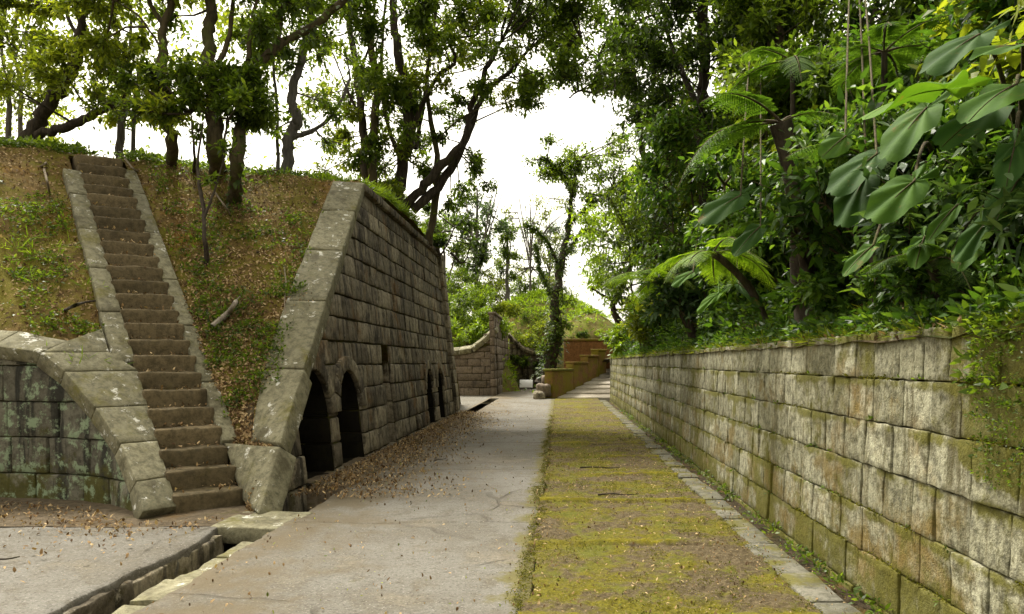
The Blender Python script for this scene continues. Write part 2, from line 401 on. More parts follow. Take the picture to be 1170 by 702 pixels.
def mosspath():
    t = NT('mossy_paving'); x = t.xyz(); r = t.rnd()      # rnd holds how near a step lip is
    c = t.mix(t.step(t.noise(30, 5, .7), .35, .7), (.07, .052, .026), (.16, .125, .07))
    c = t.mix(t.step(t.noise(70, 4, .7), .55, .68), c, (.06, .042, .028))
    mo = t.math('ADD', t.math('MULTIPLY', t.math('SUBTRACT', t.noise(1.2, 6, .7), .5), 1.8), t.math('ADD', .5, t.math('MULTIPLY', t.noise(9, 6, .75), .6))); mo = t.math('ADD', mo, t.math('MULTIPLY', r, .16))
    mc = t.mix(t.step(t.noise(45, 4, .7), .3, .7), (.075, .066, .006), (.178, .157, .013))
    mc = t.mix(t.step(t.noise(2.2, 4), .45, .65, 0, .6), mc, (.11, .125, .02))
    c = t.mix(t.step(mo, .68, .9, 0, .92), c, mc)
    c = t.mix(t.math('MULTIPLY', t.step(r, .25, .8), t.step(t.noise(4, 5, .7), .35, .6)), c, (.19, .162, .012))
    c = t.mix(t.step(t.noise(7, 6, .75), .56, .68, 0, .65), c, (.075, .055, .03))
    c = t.mix(t.step(t.noise(95, 3, .6), .62, .72, 0, .8), c, (.36, .33, .26))
    h = t.math('ADD', t.noise(14, 8, .75), t.math('MULTIPLY', t.noise(90, 4, .7), .6))
    return t.done(t.pbr(c, .95, t.bump(h, .9, .025), .1))
M['moss'] = mosspath()

def soil(name, a, b, green, gr=(.5, .68), orange=(.2, .1, .025)):
    t = NT(name)
    c = t.mix(t.step(t.noise(8, 8, .75), .3, .7), a, b)
    c = t.mix(t.step(t.noise(1.3, 5, .7), .52, .7, 0, .8), c, orange)
    gn = t.math('ADD', t.noise(1.6, 6, .7), t.math('MULTIPLY', t.noise(12, 5, .7), .3))
    c = t.mix(t.step(t.math('MULTIPLY', gn, .78), *gr, 0, .9), c, t.mix(t.noise(30, 3), tuple(x * .6 for x in green), tuple(x * 1.4 for x in green)))
    h = t.math('ADD', t.noise(12, 8, .75), t.math('MULTIPLY', t.noise(70, 4, .7), .5))
    return t.done(t.pbr(c, .97, t.bump(h, .9, .04), .1))
M['soil'] = soil('leafy_soil', (.085, .058, .023), (.225, .15, .053), (.15, .135, .018), (.43, .58), (.25, .135, .025))
M['dark_soil'] = soil('dark_soil', (.035, .026, .016), (.08, .06, .035), (.05, .065, .018))
M['mound'] = soil('grassy_mound', (.1, .085, .03), (.18, .145, .045), (.13, .15, .02), (.44, .6), (.2, .13, .04))
M['yard_soil'] = soil('yard_soil', (.09, .07, .045), (.19, .15, .1), (.1, .09, .03), (.55, .7), (.15, .095, .04))

def bark(name, a, b, moss=(.05, .055, .015), ma=(.55, .72)):
    t = NT(name)
    c = t.mix(t.step(t.noise(5, 6, .7, t.vmap((3, 3, .7))), .3, .7), a, b)
    c = t.mix(t.step(t.noise(2.5, 6, .7), *ma, 0, .85), c, moss)
    h = t.noise(7, 7, .75, t.vmap((3, 3, .6)))
    return t.done(t.pbr(c, .92, t.bump(h, .9, .03), .15))
M['bark'] = bark('dark_bark', (.028, .022, .016), (.085, .068, .05))
M['bark_grey'] = bark('grey_bark', (.07, .062, .055), (.16, .145, .125), (.06, .06, .03))
M['bark_green'] = bark('mossy_bark', (.045, .036, .02), (.115, .09, .05), (.075, .08, .02), (.48, .64))
M['twig_pale'] = bark('pale_twig', (.15, .12, .08), (.28, .23, .16), (.1, .09, .04), (.6, .8))
M['deadwood'] = bark('dead_wood', (.2, .17, .13), (.36, .31, .25), (.12, .1, .06), (.65, .8))

M['leaf_dark'] = leafmat('leaf_dark', (.016, .03, .006), (.042, .078, .01), (.11, .165, .025), .48)
M['leaf_mid'] = leafmat('leaf_mid', (.03, .052, .007), (.075, .125, .012), (.17, .235, .028), .5)
M['leaf_yellow'] = leafmat('leaf_yellow', (.055, .078, .009), (.125, .17, .014), (.27, .31, .03), .52)
M['leaf_bright'] = leafmat('leaf_bright', (.075, .12, .008), (.15, .235, .013), (.26, .36, .03), .45)
M['leaf_blue'] = leafmat('leaf_blue', (.02, .045, .014), (.05, .095, .03), (.11, .175, .06), .35, .5)
M['leaf_deep'] = leafmat('leaf_deep', (.018, .045, .008), (.058, .125, .015), (.15, .24, .032), .44)
M['fern'] = leafmat('fern_green', (.026, .058, .007), (.058, .12, .012), (.115, .2, .025), .42, .7)
M['fern_bright'] = leafmat('fern_bright', (.08, .14, .01), (.15, .25, .016), (.25, .37, .03), .45, .6)
M['moss_tuft'] = leafmat('moss_tuft', (.04, .045, .006), (.1, .1, .012), (.2, .19, .02), .2, .9, .05)
M['litter'] = leafmat('dead_leaf', (.07, .04, .018), (.22, .135, .06), (.46, .34, .18), .1, .8, .15)

def taro_mat(name, a, b, tr):
    t = NT(name); tc = t.new("ShaderNodeUVMap"); r = t.rnd()
    c = t.mix(r, a, b); c = t.mix(t.step(t.noise(9, 5), .4, .7, 0, .5), c, a)
    c = t.mix(t.step(t.noise(3.5, 6, .75), .6, .68, 0, .8), c, (.16, .11, .03)); p = t.pbr(c, .7, t.bump(t.noise(25, 3), .3, .01), .12)
    tl = t.new("ShaderNodeBsdfTranslucent"); t.link(t.mix(1., c, (1.7, 1.7, .7), 'MULTIPLY'), tl.inputs[0])
    mx = t.new("ShaderNodeMixShader"); mx.inputs[0].default_value = tr; t.t.links.new(p, mx.inputs[1]); t.t.links.new(tl.outputs[0], mx.inputs[2])
    return t.done(mx.outputs[0])
M['taro'] = taro_mat('taro_leaf', (.032, .08, .010), (.105, .2, .028), .3)
M['taro_dark'] = taro_mat('taro_leaf_dark', (.02, .055, .010), (.06, .125, .022), .3)
M['taro_bright'] = taro_mat('taro_leaf_bright', (.06, .14, .012), (.12, .22, .022), .32)
t_ = NT('white_board'); M['white'] = t_.done(t_.pbr((.8, .8, .8), .5))
t_ = NT('water_stain'); M['dark_metal'] = t_.done(t_.pbr((.05, .05, .05), .6))

rng = random.Random(7); G = np.random.default_rng(11)

# ------------------------------------------------------------------ key lines of the place (metres)
def FE(z): return np.array([-3.2 - .109 * z, 7.86 + 1.281 * z])                       # sloped near edge of the facade
def SR(z): return np.array([-3.54, 8.39]) + z / 4.9 * np.array([-3.93, 4.40])          # right side of the stairs
def SL(z): return np.array([-4.05, 7.95]) + z / 4.9 * np.array([-3.97, 4.55])          # left side of the stairs
UD = unit(np.array([-3.95, 4.47])); TD = np.array([UD[1], -UD[0]]) * 1.0               # stair direction, along a tread to the right
cpz = np.array([-.12, .17, .41, .67, .97, 1.24, 1.5, 1.75]); cpx = np.array([-4.18, -4.385, -4.60, -4.856, -5.19, -5.51, -5.85, -6.4]); cpy = np.array([7.57, 7.86, 8.07, 8.27, 8.456, 8.617, 8.73, 8.80])
def CP(z): return np.array([np.interp(z, cpz, cpx), np.interp(z, cpz, cpy)])           # edge of the curved wall
def SLo(z): return SL(z) - TD * .23
def SRo(z): return SR(z) + TD * .2
def KN(z):
    if z <= 1.6: return CP(z)
    if z <= 2.05: k = (z - 1.6) / .45; return CP(1.6) * (1 - k) + np.array([-6.6, 9.2]) * k
    k = (z - 2.05) / 3.0; return np.array([-6.6, 9.2]) * (1 - k) + np.array([-9.4, 11.75]) * k
TOPZ = 5.05

# ------------------------------------------------------------------ setting: ground, path, yard, moss strip, kerb
def sheet(name, X, Y, zf, mat, rnd=.5):
    xx, yy = np.meshgrid(X, Y, indexing='ij'); P = np.stack([xx, yy, zf(xx, yy)], -1)
    mb = MB(); mb.grid(P, rnd if np.ndim(rnd) == 0 else rnd, 0, False); o = mb.build(name, mat); return o
g_ = sheet('ground', np.array([-400, -60, -20, -8, -3, 0, 3, 8, 20, 60, 400.]), np.array([-60, -10, 0, 5, 10, 20, 40, 80, 200, 700.]), lambda x, y: -.42 + 0 * x, M['dark_soil'])
tag(g_, kind='structure')

mb = MB(); ys = [-3.0, 0.05, 3.77, 7.5, 11.2, 14.9, 17.4, 21.5, 25.4, 29.4, 33.4]
for k in range(len(ys) - 1):
    c = np.zeros((2, 2, 2, 3)); y0, y1 = ys[k] + .004, ys[k + 1] - .004
    for a in (0, 1):
        for b in (0, 1):
            for d in (0, 1): c[a, b, d] = ((-2.73, -.2)[a], (y0, y1)[b], (-.4, 0)[d])
    hexa(mb, c, res=.09 if y1 < 16 else .25, e=.02, amp=.012, rnd=rng.random(), skip=((2, 0),), freq=1.6, seed=3)
box(mb, -3.1, -.3, 33.408, 46, -.4, 0, res=.5, e=.02, amp=.01, rnd=.6, skip=((2, 0),))
def ragged(mb, xe, sgn, ymax, amp=.05):
    for v in mb.v:
        k = (np.abs(v[:, 0] - xe) < .2) & (v[:, 1] < ymax); w = np.clip(1 - np.abs(v[:, 0] - xe) / .2, 0, 1)
        q = np.stack([v[:, 1] * 3.1, v[:, 1] * 0, v[:, 1] * 0], -1); v[:, 0] += k * w * amp * sgn * (fbm(q, 4, 77 + int(sgn)) + .35 * (vn(q * 4.2, 5)))
ragged(mb, -2.73, 1, 24)
tag(mb.build('path', M['concrete']), kind='structure')

# yard slab on the left, with the soil apron up to the curved wall
mb = MB(); yb = [-3, 1.2, 4.4, 7.32]
for k in range(3):
    box(mb, -8.2, -3.27, yb[k] + .005, yb[k + 1] - .005, -.4, .0, res=.1, e=.03, amp=.016, rnd=rng.random(), skip=((2, 0),), freq=1.8, seed=5)
box(mb, -16, -8.21, -3, 7.32, -.4, -.01, res=.4, e=.02, amp=.015, rnd=.4, skip=((2, 0),), freq=1.8, seed=5)
ragged(mb, -3.27, -1, 8)
tag(mb.build('pavement', M['concrete']), kind='structure')
xx = np.linspace(-16, -3.22, 150); yy = np.linspace(7.325, 10.5, 45)
tag(sheet('dirt_apron', xx, yy, lambda x, y: .0 + .02 * fbm(np.stack([x, y, 0 * x], -1) * 2.2, 3, 4) + .02 * np.clip((y - 7.4), 0, .5), M['yard_soil']), kind='structure')
# second bay beyond the facade
tag(sheet('pavement', np.linspace(-14, -3.104, 20), np.linspace(23.5, 36.4, 20), lambda x, y: -.012 + 0 * x, M['concrete'], .8), kind='structure')

# mossy stepped strip on the right
X = np.linspace(-.2, 1.64, 74); Yn = np.concatenate([np.arange(1.0, 12.5, .028), np.arange(12.5, 33.5, .1)])
lips = np.array([2.6, 4.55, 6.5, 8.5, 10.5, 12.5, 14.6, 16.7, 18.8, 21, 23.4, 26, 28.8, 31.5])
xx, yy = np.meshgrid(X, Yn, indexing='ij')
yw = yy + .05 * fbm(np.stack([xx * 1.6, yy * .3, 0 * xx], -1), 2, 8)
k = np.clip(np.searchsorted(lips, yw.ravel(), 'right').reshape(yw.shape) - 1, 0, len(lips) - 1)
dl = yw - lips[k]; lip = np.exp(-np.clip(dl, 0, 9) / .16) * (dl >= 0)
xx = xx + (.13 * fbm(np.stack([yy * 1.7, yy * 0, yy * 0], -1), 4, 15) - .02) * np.clip(1 - (xx + .2) / .35, 0, 1)
lip = lip * np.clip(.75 + .9 * fbm(np.stack([xx * 1.5, k * 3.7, 0 * xx], -1), 3, 19), .1, 1)
zz = .014 + .04 * np.clip(lip * 1.6, 0, 1) * np.clip(1 - dl / 1.5, 0, 1) + .014 * fbm(np.stack([xx, yy, 0 * xx], -1) * 5, 4, 2) + .02 * fbm(np.stack([xx, yy, 0 * xx], -1) * 19, 2, 6)
zz = np.maximum(zz, .004)
mb = MB(); mb.grid(np.stack([xx, yy, zz], -1), np.clip(lip, 0, 1), 0)
P = np.stack([np.stack([X * 0 - .2, np.full_like(X, 0), X * 0], -1)] * 2)
tag(mb.build('moss_path', M['moss']), kind='structure')
# moss bed below near end
mb = MB(); box(mb, -.19, 1.66, -3, 33.5, -.4, -.012, res=1.0, e=.01, amp=.0, skip=((2, 0),)); tag(mb.build('moss_path_bed', M['dark_soil']), kind='structure')

mb = MB(); y = -1.0
while y < 31:
    l = rng.uniform(.35, .75); x1 = 1.90 + rng.uniform(-.02, .015); x0 = 1.655 - (rng.uniform(0, .07))
    box(mb, x0, x1, y + .008, y + l - .008, -.3, .028 + rng.uniform(-.012, .012), res=.07 if y < 9 else .2, e=.025, amp=.018, rnd=rng.random(), skip=((2, 0),), seed=rng.randint(0, 30))
    y += l
M['kerb'] = stone('kerb_stone', (.19, .18, .14), (.12, .115, .085), stain=(.06, .055, .03), stain_amt=(.46, .66), streak=(.8, .9), moss_c=(.11, .10, .016), moss=(.47, .6), lich=(.66, .76), rust=(.7, .9))
tag(mb.build('kerb', M['kerb']), kind='structure')
box_ = MB(); box(box_, 1.89, 2.3, -3, 31, -.4, -.03, res=.3, e=.02, amp=.02, skip=((2, 0),)); tag(box_.build('gutter_soil', M['dark_soil']), kind='structure')

# drain trench along the left side of the path
dr = thing('stone_drain', 'open stone lined drain channel between the path and the grey slab', 'drain', (-3.0, 6, -.4))
y = 1.5
while y < 7.1:
    l = rng.uniform(.45, .9); l = min(l, 7.15 - y)
    mb = MB(); xo = rng.uniform(-.03, .03)
    box(mb, -3.06 + xo, -2.74, y, y + l - .012, -.4, -.085 + rng.uniform(-.03, .02), res=.05, e=.03, amp=.035, rnd=rng.random(), seed=rng.randint(0, 40)); mb.build('ledge_stone', M['coping'], dr)
    y += l
for (xa, xb) in ((-3.36, -3.235), (-2.765, -2.64)):  # dark facing stones added over the trench sides to stand in for shade
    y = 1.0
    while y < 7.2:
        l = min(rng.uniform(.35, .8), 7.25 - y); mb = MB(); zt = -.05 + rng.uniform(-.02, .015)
        box(mb, xa, xb + rng.uniform(-.012, .012), y + .003, y + l, -.42, zt, res=.05, e=.02, amp=.035, rnd=rng.random(), freq=6, seed=rng.randint(0, 40)); mb.build('shade_lining', M['facade'], dr); y += l
mb = MB(); xx = np.linspace(-3.3, -2.7, 16); yy = np.linspace(0, 23, 240); A, B = np.meshgrid(xx, yy, indexing='ij')
mb.grid(np.stack([A, B, -.33 + .05 * fbm(np.stack([A, B, 0 * A], -1) * 4, 3, 3)], -1)); mb.build('channel_bed', M['dark_soil'], dr)
mb = MB(); slab4(mb, [(-3.42, 7.3, .012), (-2.66, 7.22, .005), (-2.62, 7.98, .015), (-3.36, 8.02, .02)], .17, res=.07, e=.025, amp=.018, rnd=.3)
tag(mb.build('drain_cover', M['coping'], None, (-3.0, 7.6, 0)), 'rough stone slab bridging the drain at the foot of the stairs', 'drain cover')
# soil and litter strip filling the trench beside the facade (with two open gaps)
mb = MB()
for (a, b) in ((9.5, 14.25), (15.0, 18.0), (18.7, 24.0)):
    xx = np.linspace(-3.35, -2.68, 14); yy = np.linspace(a, b, int((b - a) / .07)); A, B = np.meshgrid(xx, yy, indexing='ij')
    ed = np.clip(np.minimum(B - a, b - B) / .3, 0, 1)
    mb.grid(np.stack([A, B, -.3 * (1 - ed) ** 1.5 + .035 + .03 * fbm(np.stack([A, B, 0 * A], -1) * 4, 3, 9) - .03 * np.clip((A + 2.85) / .15, 0, 1)], -1))
tag(mb.build('soil_strip', M['yard_soil']), kind='structure')

# ------------------------------------------------------------------ left hill
def interp_grid(fa, fb, zs, us, seed, amp=.14):
    P = np.zeros((len(us), len(zs), 3))
    for j, z in enumerate(zs):
        a, b = fa(z), fb(z)
        for i, u in enumerate(us):
            q = a * (1 - u) + b * u; P[i, j] = (q[0], q[1], z)
    e = np.minimum(us, 1 - us); e = np.clip(e / .06, 0, 1)[:, None]
    n = fbm(P * 1.4, 3, seed) * amp + fbm(P * 6, 3, seed + 5) * .025
    lo = np.clip((P[..., 2] - .5) / .8, 0, 1); P[..., 2] += n * (e * .8 + .2) * lo - .07 * (1 - lo)
    return P
zs = np.linspace(-.05, TOPZ, 90)
def FEi(z): return FE(z) + np.array([-.04, .0])
S1 = interp_grid(lambda z: SR(z) + TD * .1, FEi, zs, np.linspace(0, 1, 70), 21)
# ease the crest into the plateau
S2 = interp_grid(KN, lambda z: SL(z) - TD * .1, zs, np.linspace(0, 1, 60), 21)
zs3 = np.linspace(1.9, TOPZ, 60)
S3 = interp_grid(lambda z: np.array([-20, KN(z)[1] + .2]), KN, zs3, np.linspace(0, 1, 90), 21)
def plateau(crest, dirs, vmax, ncut, seed, drop=True):
    v = np.linspace(0, vmax, 60); P = np.zeros((len(crest), 60, 3))
    for i in range(len(crest)):
        P[i, :, 0] = crest[i, 0] + dirs[i][0] * v; P[i, :, 1] = crest[i, 1] + dirs[i][1] * v
        P[i, :, 2] = crest[i, 2] + .35 * (1 - np.exp(-v / 1.2)) * (1 if not drop else 1)
    n = (fbm(P * .9, 3, seed) * .12 + fbm(P * 5, 2, seed + 2) * .03) * np.clip(v / .5, 0, 1)[None]
    P[..., 2] += n
    y = P[..., 1]; P[..., 2] -= np.clip((y - 23.2) / 6.0, 0, 1) ** 1 * 5.6
    return P
nS = S1.shape[0]; P1 = plateau(S1[:, -1], [unit(np.array([-.30 * (1 - i / (nS - 1)), 1.0])) for i in range(nS)], 18, 0, 31)
u1 = np.linspace(0, 1, nS)[:, None]; P1[..., 2] -= .18 * u1 ** 3
# stair landing + left plateau
cl = np.concatenate([S3[:, -1], S2[1:, -1], [[*(SL(TOPZ)), TOPZ]], [[*(SR(TOPZ)), TOPZ]], [S1[0, -1]]]); P2 = plateau(cl, [unit(np.array([-.30, 1.0])) for _ in cl], 18, 0, 31)
mb = MB(); mb.grid(S1); mb.grid(S2); mb.grid(S3); mb.grid(P1); mb.grid(P2)
tag(mb.build('terrain', M['soil']), kind='structure')
def samp(S, n, g, i0=0., i1=1., j0=0., j1=1.):
    a = g.uniform(i0, i1, n) * (S.shape[0] - 1.001); b = g.uniform(j0, j1, n) * (S.shape[1] - 1.001); i = a.astype(int); j = b.astype(int); fa = (a - i)[:, None]; fb = (b - j)[:, None]
    p = S[i, j] * (1 - fa) * (1 - fb) + S[i + 1, j] * fa * (1 - fb) + S[i, j + 1] * (1 - fa) * fb + S[i + 1, j + 1] * fa * fb
    nr = unit(np.cross(S[i + 1, j] - S[i, j], S[i, j + 1] - S[i, j])); nr = np.where(nr[:, 2:3] < 0, -nr, nr)
    return p, nr
def onS(S, x, y):
    d = (S[..., 0] - x) ** 2 + (S[..., 1] - y) ** 2; return S.reshape(-1, 3)[d.argmin()]
def hitS(S, px, py):
    """point of the surface seen at that pixel"""
    qx = VX + S[..., 0] / S[..., 1] * F; qy = VY - (S[..., 2] - 1.6) / S[..., 1] * F
    return S.reshape(-1, 3)[((qx - px) ** 2 + (qy - py) ** 2).argmin()]
HILL = np.concatenate([S1.reshape(-1, 3), S2.reshape(-1, 3), S3.reshape(-1, 3), P1.reshape(-1, 3), P2.reshape(-1, 3)])[:, None]
def hill(px, py): return hitS(HILL, px, py)

# ------------------------------------------------------------------ the stairs
st = thing('stone_staircase', 'long narrow flight of brown stone steps climbing the left bank', 'staircase', (-3.8, 8.15, 0))
N = 24; r_ = TOPZ / N
for k in range(N):
    z0, z1 = k * r_, (k + 1) * r_; a0, b0 = SL(z0), SR(z0); a1, b1 = SL(z1) + UD * .04, SR(z1) + UD * .04
    c = np.zeros((2, 2, 2, 3)); jz = rng.uniform(-.012, .012); ov = TD * .03
    for d, z in ((0, z0 - .12), (1, z1 + jz)):
        c[0, 0, d] = (*(a0 - ov), z); c[1, 0, d] = (*(b0 + ov), z); c[1, 1, d] = (*(b1 + UD * .1 + ov), z); c[0, 1, d] = (*(a1 + UD * .1 - ov), z)
    mb = MB(); hexa(mb, c, res=.055, e=.03, amp=.024, rnd=rng.random(), skip=((2, 0),), freq=5, seed=k); mb.build('step', M['step'], st)
def slope_stones(name, fin, fout, zb, par, th=.18, lift=.09, mat='coping', amp=.012):
    """stones lying on the slope between two lines that climb with z"""
    for k in range(len(zb) - 1):
        z0, z1 = zb[k] + .006, zb[k + 1] - .006; mb = MB()
        slab4(mb, [(*fin(z0), z0 + lift), (*fout(z0), z0 + lift), (*fout(z1), z1 + lift), (*fin(z1), z1 + lift)], th, res=.08, e=.02, amp=amp, rnd=rng.random(), seed=rng.randint(0, 30))
        mb.build(name, M[mat], par)
slope_stones('stringer', lambda z: SR(z), lambda z: SR(z) + TD * .2, [.56, 1.25, 2.0, 2.7, 3.5, 4.25, 4.75], st, .22, .11)
slope_stones('stringer', lambda z: SL(z) - TD * .25, lambda z: SL(z), [1.5, 2.15, 2.8, 3.45, 4.1, 4.6], st, .22, .12)

# ------------------------------------------------------------------ facade on the left of the path
fa = thing('stone_facade', 'tall dark stone bunker front with small arched openings beside the path', 'stone wall', (-3.4, 15, 0))
OPEN = [(9.54, 10.84, .02, .86, True), (11.24, 12.5, .0, .86, True), (14.3, 15.0, .0, 1.62, False), (18.6, 19.65, .0, .92, True), (20.3, 21.35, .0, .92, True)]
def MF(u, v, w): return np.array([-3.2 - .109 * v + w, u, v])
JX = -3.255
rows = [-.3, .06, .42, .8, 1.18, 1.56, 1.93, 2.3, 2.67, 3.04, 3.41, 3.78, 4.14, 4.5, 4.8]
mb = MB(); masonry(mb, MF, rows, lambda v: 7.97 + 1.281 * max(v, -.1), lambda v: 22.9, (.42, .95), rng, depth=.06, openings=OPEN, back=1, jit=.018, e=.022, amp=.016, res=.12)
mb.build('masonry', [M['facade'], M['mortar']], fa)
for (a, b, v0, sp, ar) in OPEN:
    m = (a + b) / 2; h = (b - a) / 2; dep = (.85 if a < 10 else 2.2) if ar else .42; mb = MB()
    if ar:
        nv = 9
        for k in range(nv):
            t0, t1 = math.pi * k / nv, math.pi * (k + 1) / nv; c = np.zeros((2, 2, 2, 3))
            for aa, th in ((0, t0 + .012), (1, t1 - .012)):
                for bb, rr in ((0, h - .005), (1, h + .22)):
                    for w, ww in ((0, -.055), (1, .035)):
                        zz_ = sp + rr * math.sin(th); c[aa, bb, w] = MF(max(m + rr * math.cos(th), FE(zz_)[1] + .05), zz_, ww)
            hexa(mb, c, res=.09, e=.012, amp=.006, rnd=rng.random(), seed=4)
        arch = mb.build('arch', M['facade'], fa); mb = MB()
    def MJ1(u, v, w): return np.array([JX - .109 * v - u, b - w - .01, v])          # far jamb, faces the camera
    def MJ0(u, v, w): return np.array([JX - .109 * v - u, a + w + .01, v])
    jr = [v0 - .05, .42, .8, sp] if ar else [v0, .4, .82, 1.2, sp]
    masonry(mb, MJ1, jr, lambda v: 0., lambda v: dep, (.35, .6), rng, depth=.1, back=1, res=.15, amp=.01)
    masonry(mb, MJ0, jr, lambda v: 0., lambda v: dep, (.35, .6), rng, depth=.1, back=1, res=.15, amp=.01)
    # vault, back wall and floor
    if ar:
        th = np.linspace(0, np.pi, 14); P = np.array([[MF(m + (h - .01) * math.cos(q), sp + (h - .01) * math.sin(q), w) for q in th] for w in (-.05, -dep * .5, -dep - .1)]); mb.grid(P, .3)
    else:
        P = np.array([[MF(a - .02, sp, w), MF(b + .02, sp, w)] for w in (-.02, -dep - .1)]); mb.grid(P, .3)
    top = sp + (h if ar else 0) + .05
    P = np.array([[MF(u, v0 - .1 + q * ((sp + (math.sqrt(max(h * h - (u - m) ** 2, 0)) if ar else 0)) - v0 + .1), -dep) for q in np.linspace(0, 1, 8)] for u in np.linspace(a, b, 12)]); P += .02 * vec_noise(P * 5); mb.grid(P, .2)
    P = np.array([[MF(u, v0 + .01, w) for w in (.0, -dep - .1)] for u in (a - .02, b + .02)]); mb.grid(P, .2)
    mb.build('recess', [M['recess_shade'] if ar else M['facade'], M['mortar']], fa)
# sloped coping on the near end: V stone at the foot, then the band
vs_mb = MB()
slab4(vs_mb, [(*(SR(.02) - TD * .0), .06), (*(FE(-.05) + np.array([.06, 0])), .03), (*(FE(.56) + np.array([.06, 0])), .64), (*SR(.54), .66)], .3, res=.07, e=.025, amp=.014, rnd=.4)
vs_mb.build('foot_stone', M['coping'], fa)
def FEo(z): return FE(z) + np.array([.07, -.02])
def FEn(z):
    d = unit(SRo(z) - FE(z)); w = min(.5, np.linalg.norm(SR(z) - FE(z)) * .62); return FE(z) + d * w
slope_stones('sloped_coping', FEn, FEo, [.57, 1.42, 2.4, 3.3, 4.15, 4.86], fa, .26, .1, amp=.016)
mb = MB(); c_ = [(*SRo(.72), .75), (*FEn(.72), .75), (*FEn(1.08), 1.11), (*SRo(1.08), 1.11)]; slab4(mb, c_, .15, res=.1, e=.02, amp=.012, rnd=.9); mb.build('wedge_stone', M['step'], fa)
y = 14.15
while y < 22.85:
    l = min(rng.uniform(.8, 1.3), 22.9 - y); mb = MB()
    box(mb, -4.15, -3.64, y + .006, y + l - .006, 4.8, 4.96 + rng.uniform(-.01, .01), res=.1, e=.03, amp=.02, rnd=rng.random(), seed=rng.randint(0, 20)); mb.build('capstone', M['facade'], fa); y += l
# corner pier at the far end
def MP(u, v, w): return np.array([-3.2 - .109 * v + u, 22.9 - w, v])
mb = MB(); k = -.3
while k < 4.9:
    hh = min(.42, 4.95 - k); c = np.zeros((2, 2, 2, 3))
    for a in (0, 1):
        for b in (0, 1):
            for d in (0, 1): z = (k + .006, k + hh - .006)[d]; c[a, b, d] = ((-.5, .1)[a] - 3.2 - .109 * z, (22.905, 23.5)[b], z)
    hexa(mb, c, res=.12, e=.025, amp=.014, rnd=rng.random() * .6, seed=rng.randint(0, 20)); k += hh
mb.build('corner_pier', M['facade'], fa)

# ------------------------------------------------------------------ curved retaining wall on the far left
cw = thing('curved_retaining_wall', 'low curved wall with pale lichen blocks and sweeping coping left of the stairs', 'retaining wall', (-6, 8.6, 0))
base = [(x, y, z) for x, y, z in zip(cpx, cpy, cpz)][:7] + [(-6.4, 8.8, 1.7), (-7.4, 8.86, 1.74), (-9, 8.86, 1.75), (-16, 8.86, 1.75)]
bp = np.array(base); dd = np.concatenate([[0], np.cumsum(np.linalg.norm(np.diff(bp[:, :2], axis=0), axis=1))])
def MC(u, v, w):
    x, y = np.interp(u, dd, bp[:, 0]), np.interp(u, dd, bp[:, 1]); x2, y2 = np.interp(u + .05, dd, bp[:, 0]), np.interp(u + .05, dd, bp[:, 1]); t = unit(np.array([x2 - x, y2 - y]) + 1e-9)
    if u > dd[-1] - .06: t = np.array([-1., 0])
    n = np.array([t[1], -t[0]]); n = n if n[1] < 0 else -n
    return np.array([x + n[0] * (w - .04), y + n[1] * (w - .04), v])
mb = MB(); masonry(mb, MC, [-.2, .3, .72, 1.14, 1.56, 1.95, 2.2], lambda v: float(np.interp(v + .02, bp[:8, 2], dd[:8])) + .02, lambda v: 11.5, (.42, .78), rng, depth=.3, topf=lambda u: float(np.interp(u, dd, bp[:, 2])) + .02, back=1, jit=.012, amp=.012, res=.09, e=.016, gap=.009)
mb.build('masonry', [M['wall_left'], M['mortar']], cw)
def CPo(z): p = CP(z); return p + np.array([.03, -.06])
cs = [-.02, .26, .62, 1.0, 1.4]
for z0, z1 in zip(cs[:-1], cs[1:]):
    mb = MB(); a0, a1 = z0 + .004, z1 - .004; zm = (a0 + a1) / 2
    for (q0, q1, sk) in ((a0, a1, None),):
        slab4(mb, [(*CPo(q0), q0 + .1), (*SL(q0), q0 + .1), (*SL(q1), q1 + .1), (*CPo(q1), q1 + .1)], .2, res=.08, e=.012, amp=.01, rnd=rng.random(), seed=3)
    mb.build('coping_stone', M['coping'], cw)
Dj = np.array([-6.0, 8.68, 1.72]); Cj = np.array([*(SL(1.95) - TD * .27), 2.04]); Aj = np.array([*CPo(1.405), 1.505]); Bj = np.array([*(SL(1.41)), 1.51]); Ej = np.array([*(SL(1.62) - TD * .26), 1.73])
mb = MB(); slab4(mb, [Aj, Bj, Ej, Dj], .2, res=.08, e=.012, amp=.01, rnd=.5, seed=3); slab4(mb, [Dj + (Ej - Dj) * .02, Ej, Cj, Dj + (Cj - Dj) * .45], .2, res=.08, e=.012, amp=.01, rnd=.5, seed=3); mb.build('coping_stone', M['coping'], cw)
fr = [Dj, np.array([-6.6, 8.74, 1.80]), np.array([-7.4, 8.78, 1.83]), np.array([-8.4, 8.8, 1.84]), np.array([-9.5, 8.8, 1.85]), np.array([-11, 8.8, 1.85]), np.array([-13, 8.8, 1.85]), np.array([-15, 8.8, 1.85])]
re_ = [Dj + (Cj - Dj) * .44, np.array([-6.55, 9.12, 1.98]), np.array([-7.4, 9.18, 2.03]), np.array([-8.4, 9.2, 2.05]), np.array([-9.5, 9.2, 2.05]), np.array([-11, 9.2, 2.05]), np.array([-13, 9.2, 2.05]), np.array([-15, 9.2, 2.05])]
for k in range(len(fr) - 1):
    mb = MB(); g_x = np.array([.004, 0, 0]); slab4(mb, [fr[k] - g_x, fr[k + 1] + g_x, re_[k + 1] + g_x, re_[k] - g_x], .17, res=.08, e=.014, amp=.012, rnd=rng.random(), seed=3); mb.build('coping_stone', M['coping'], cw)

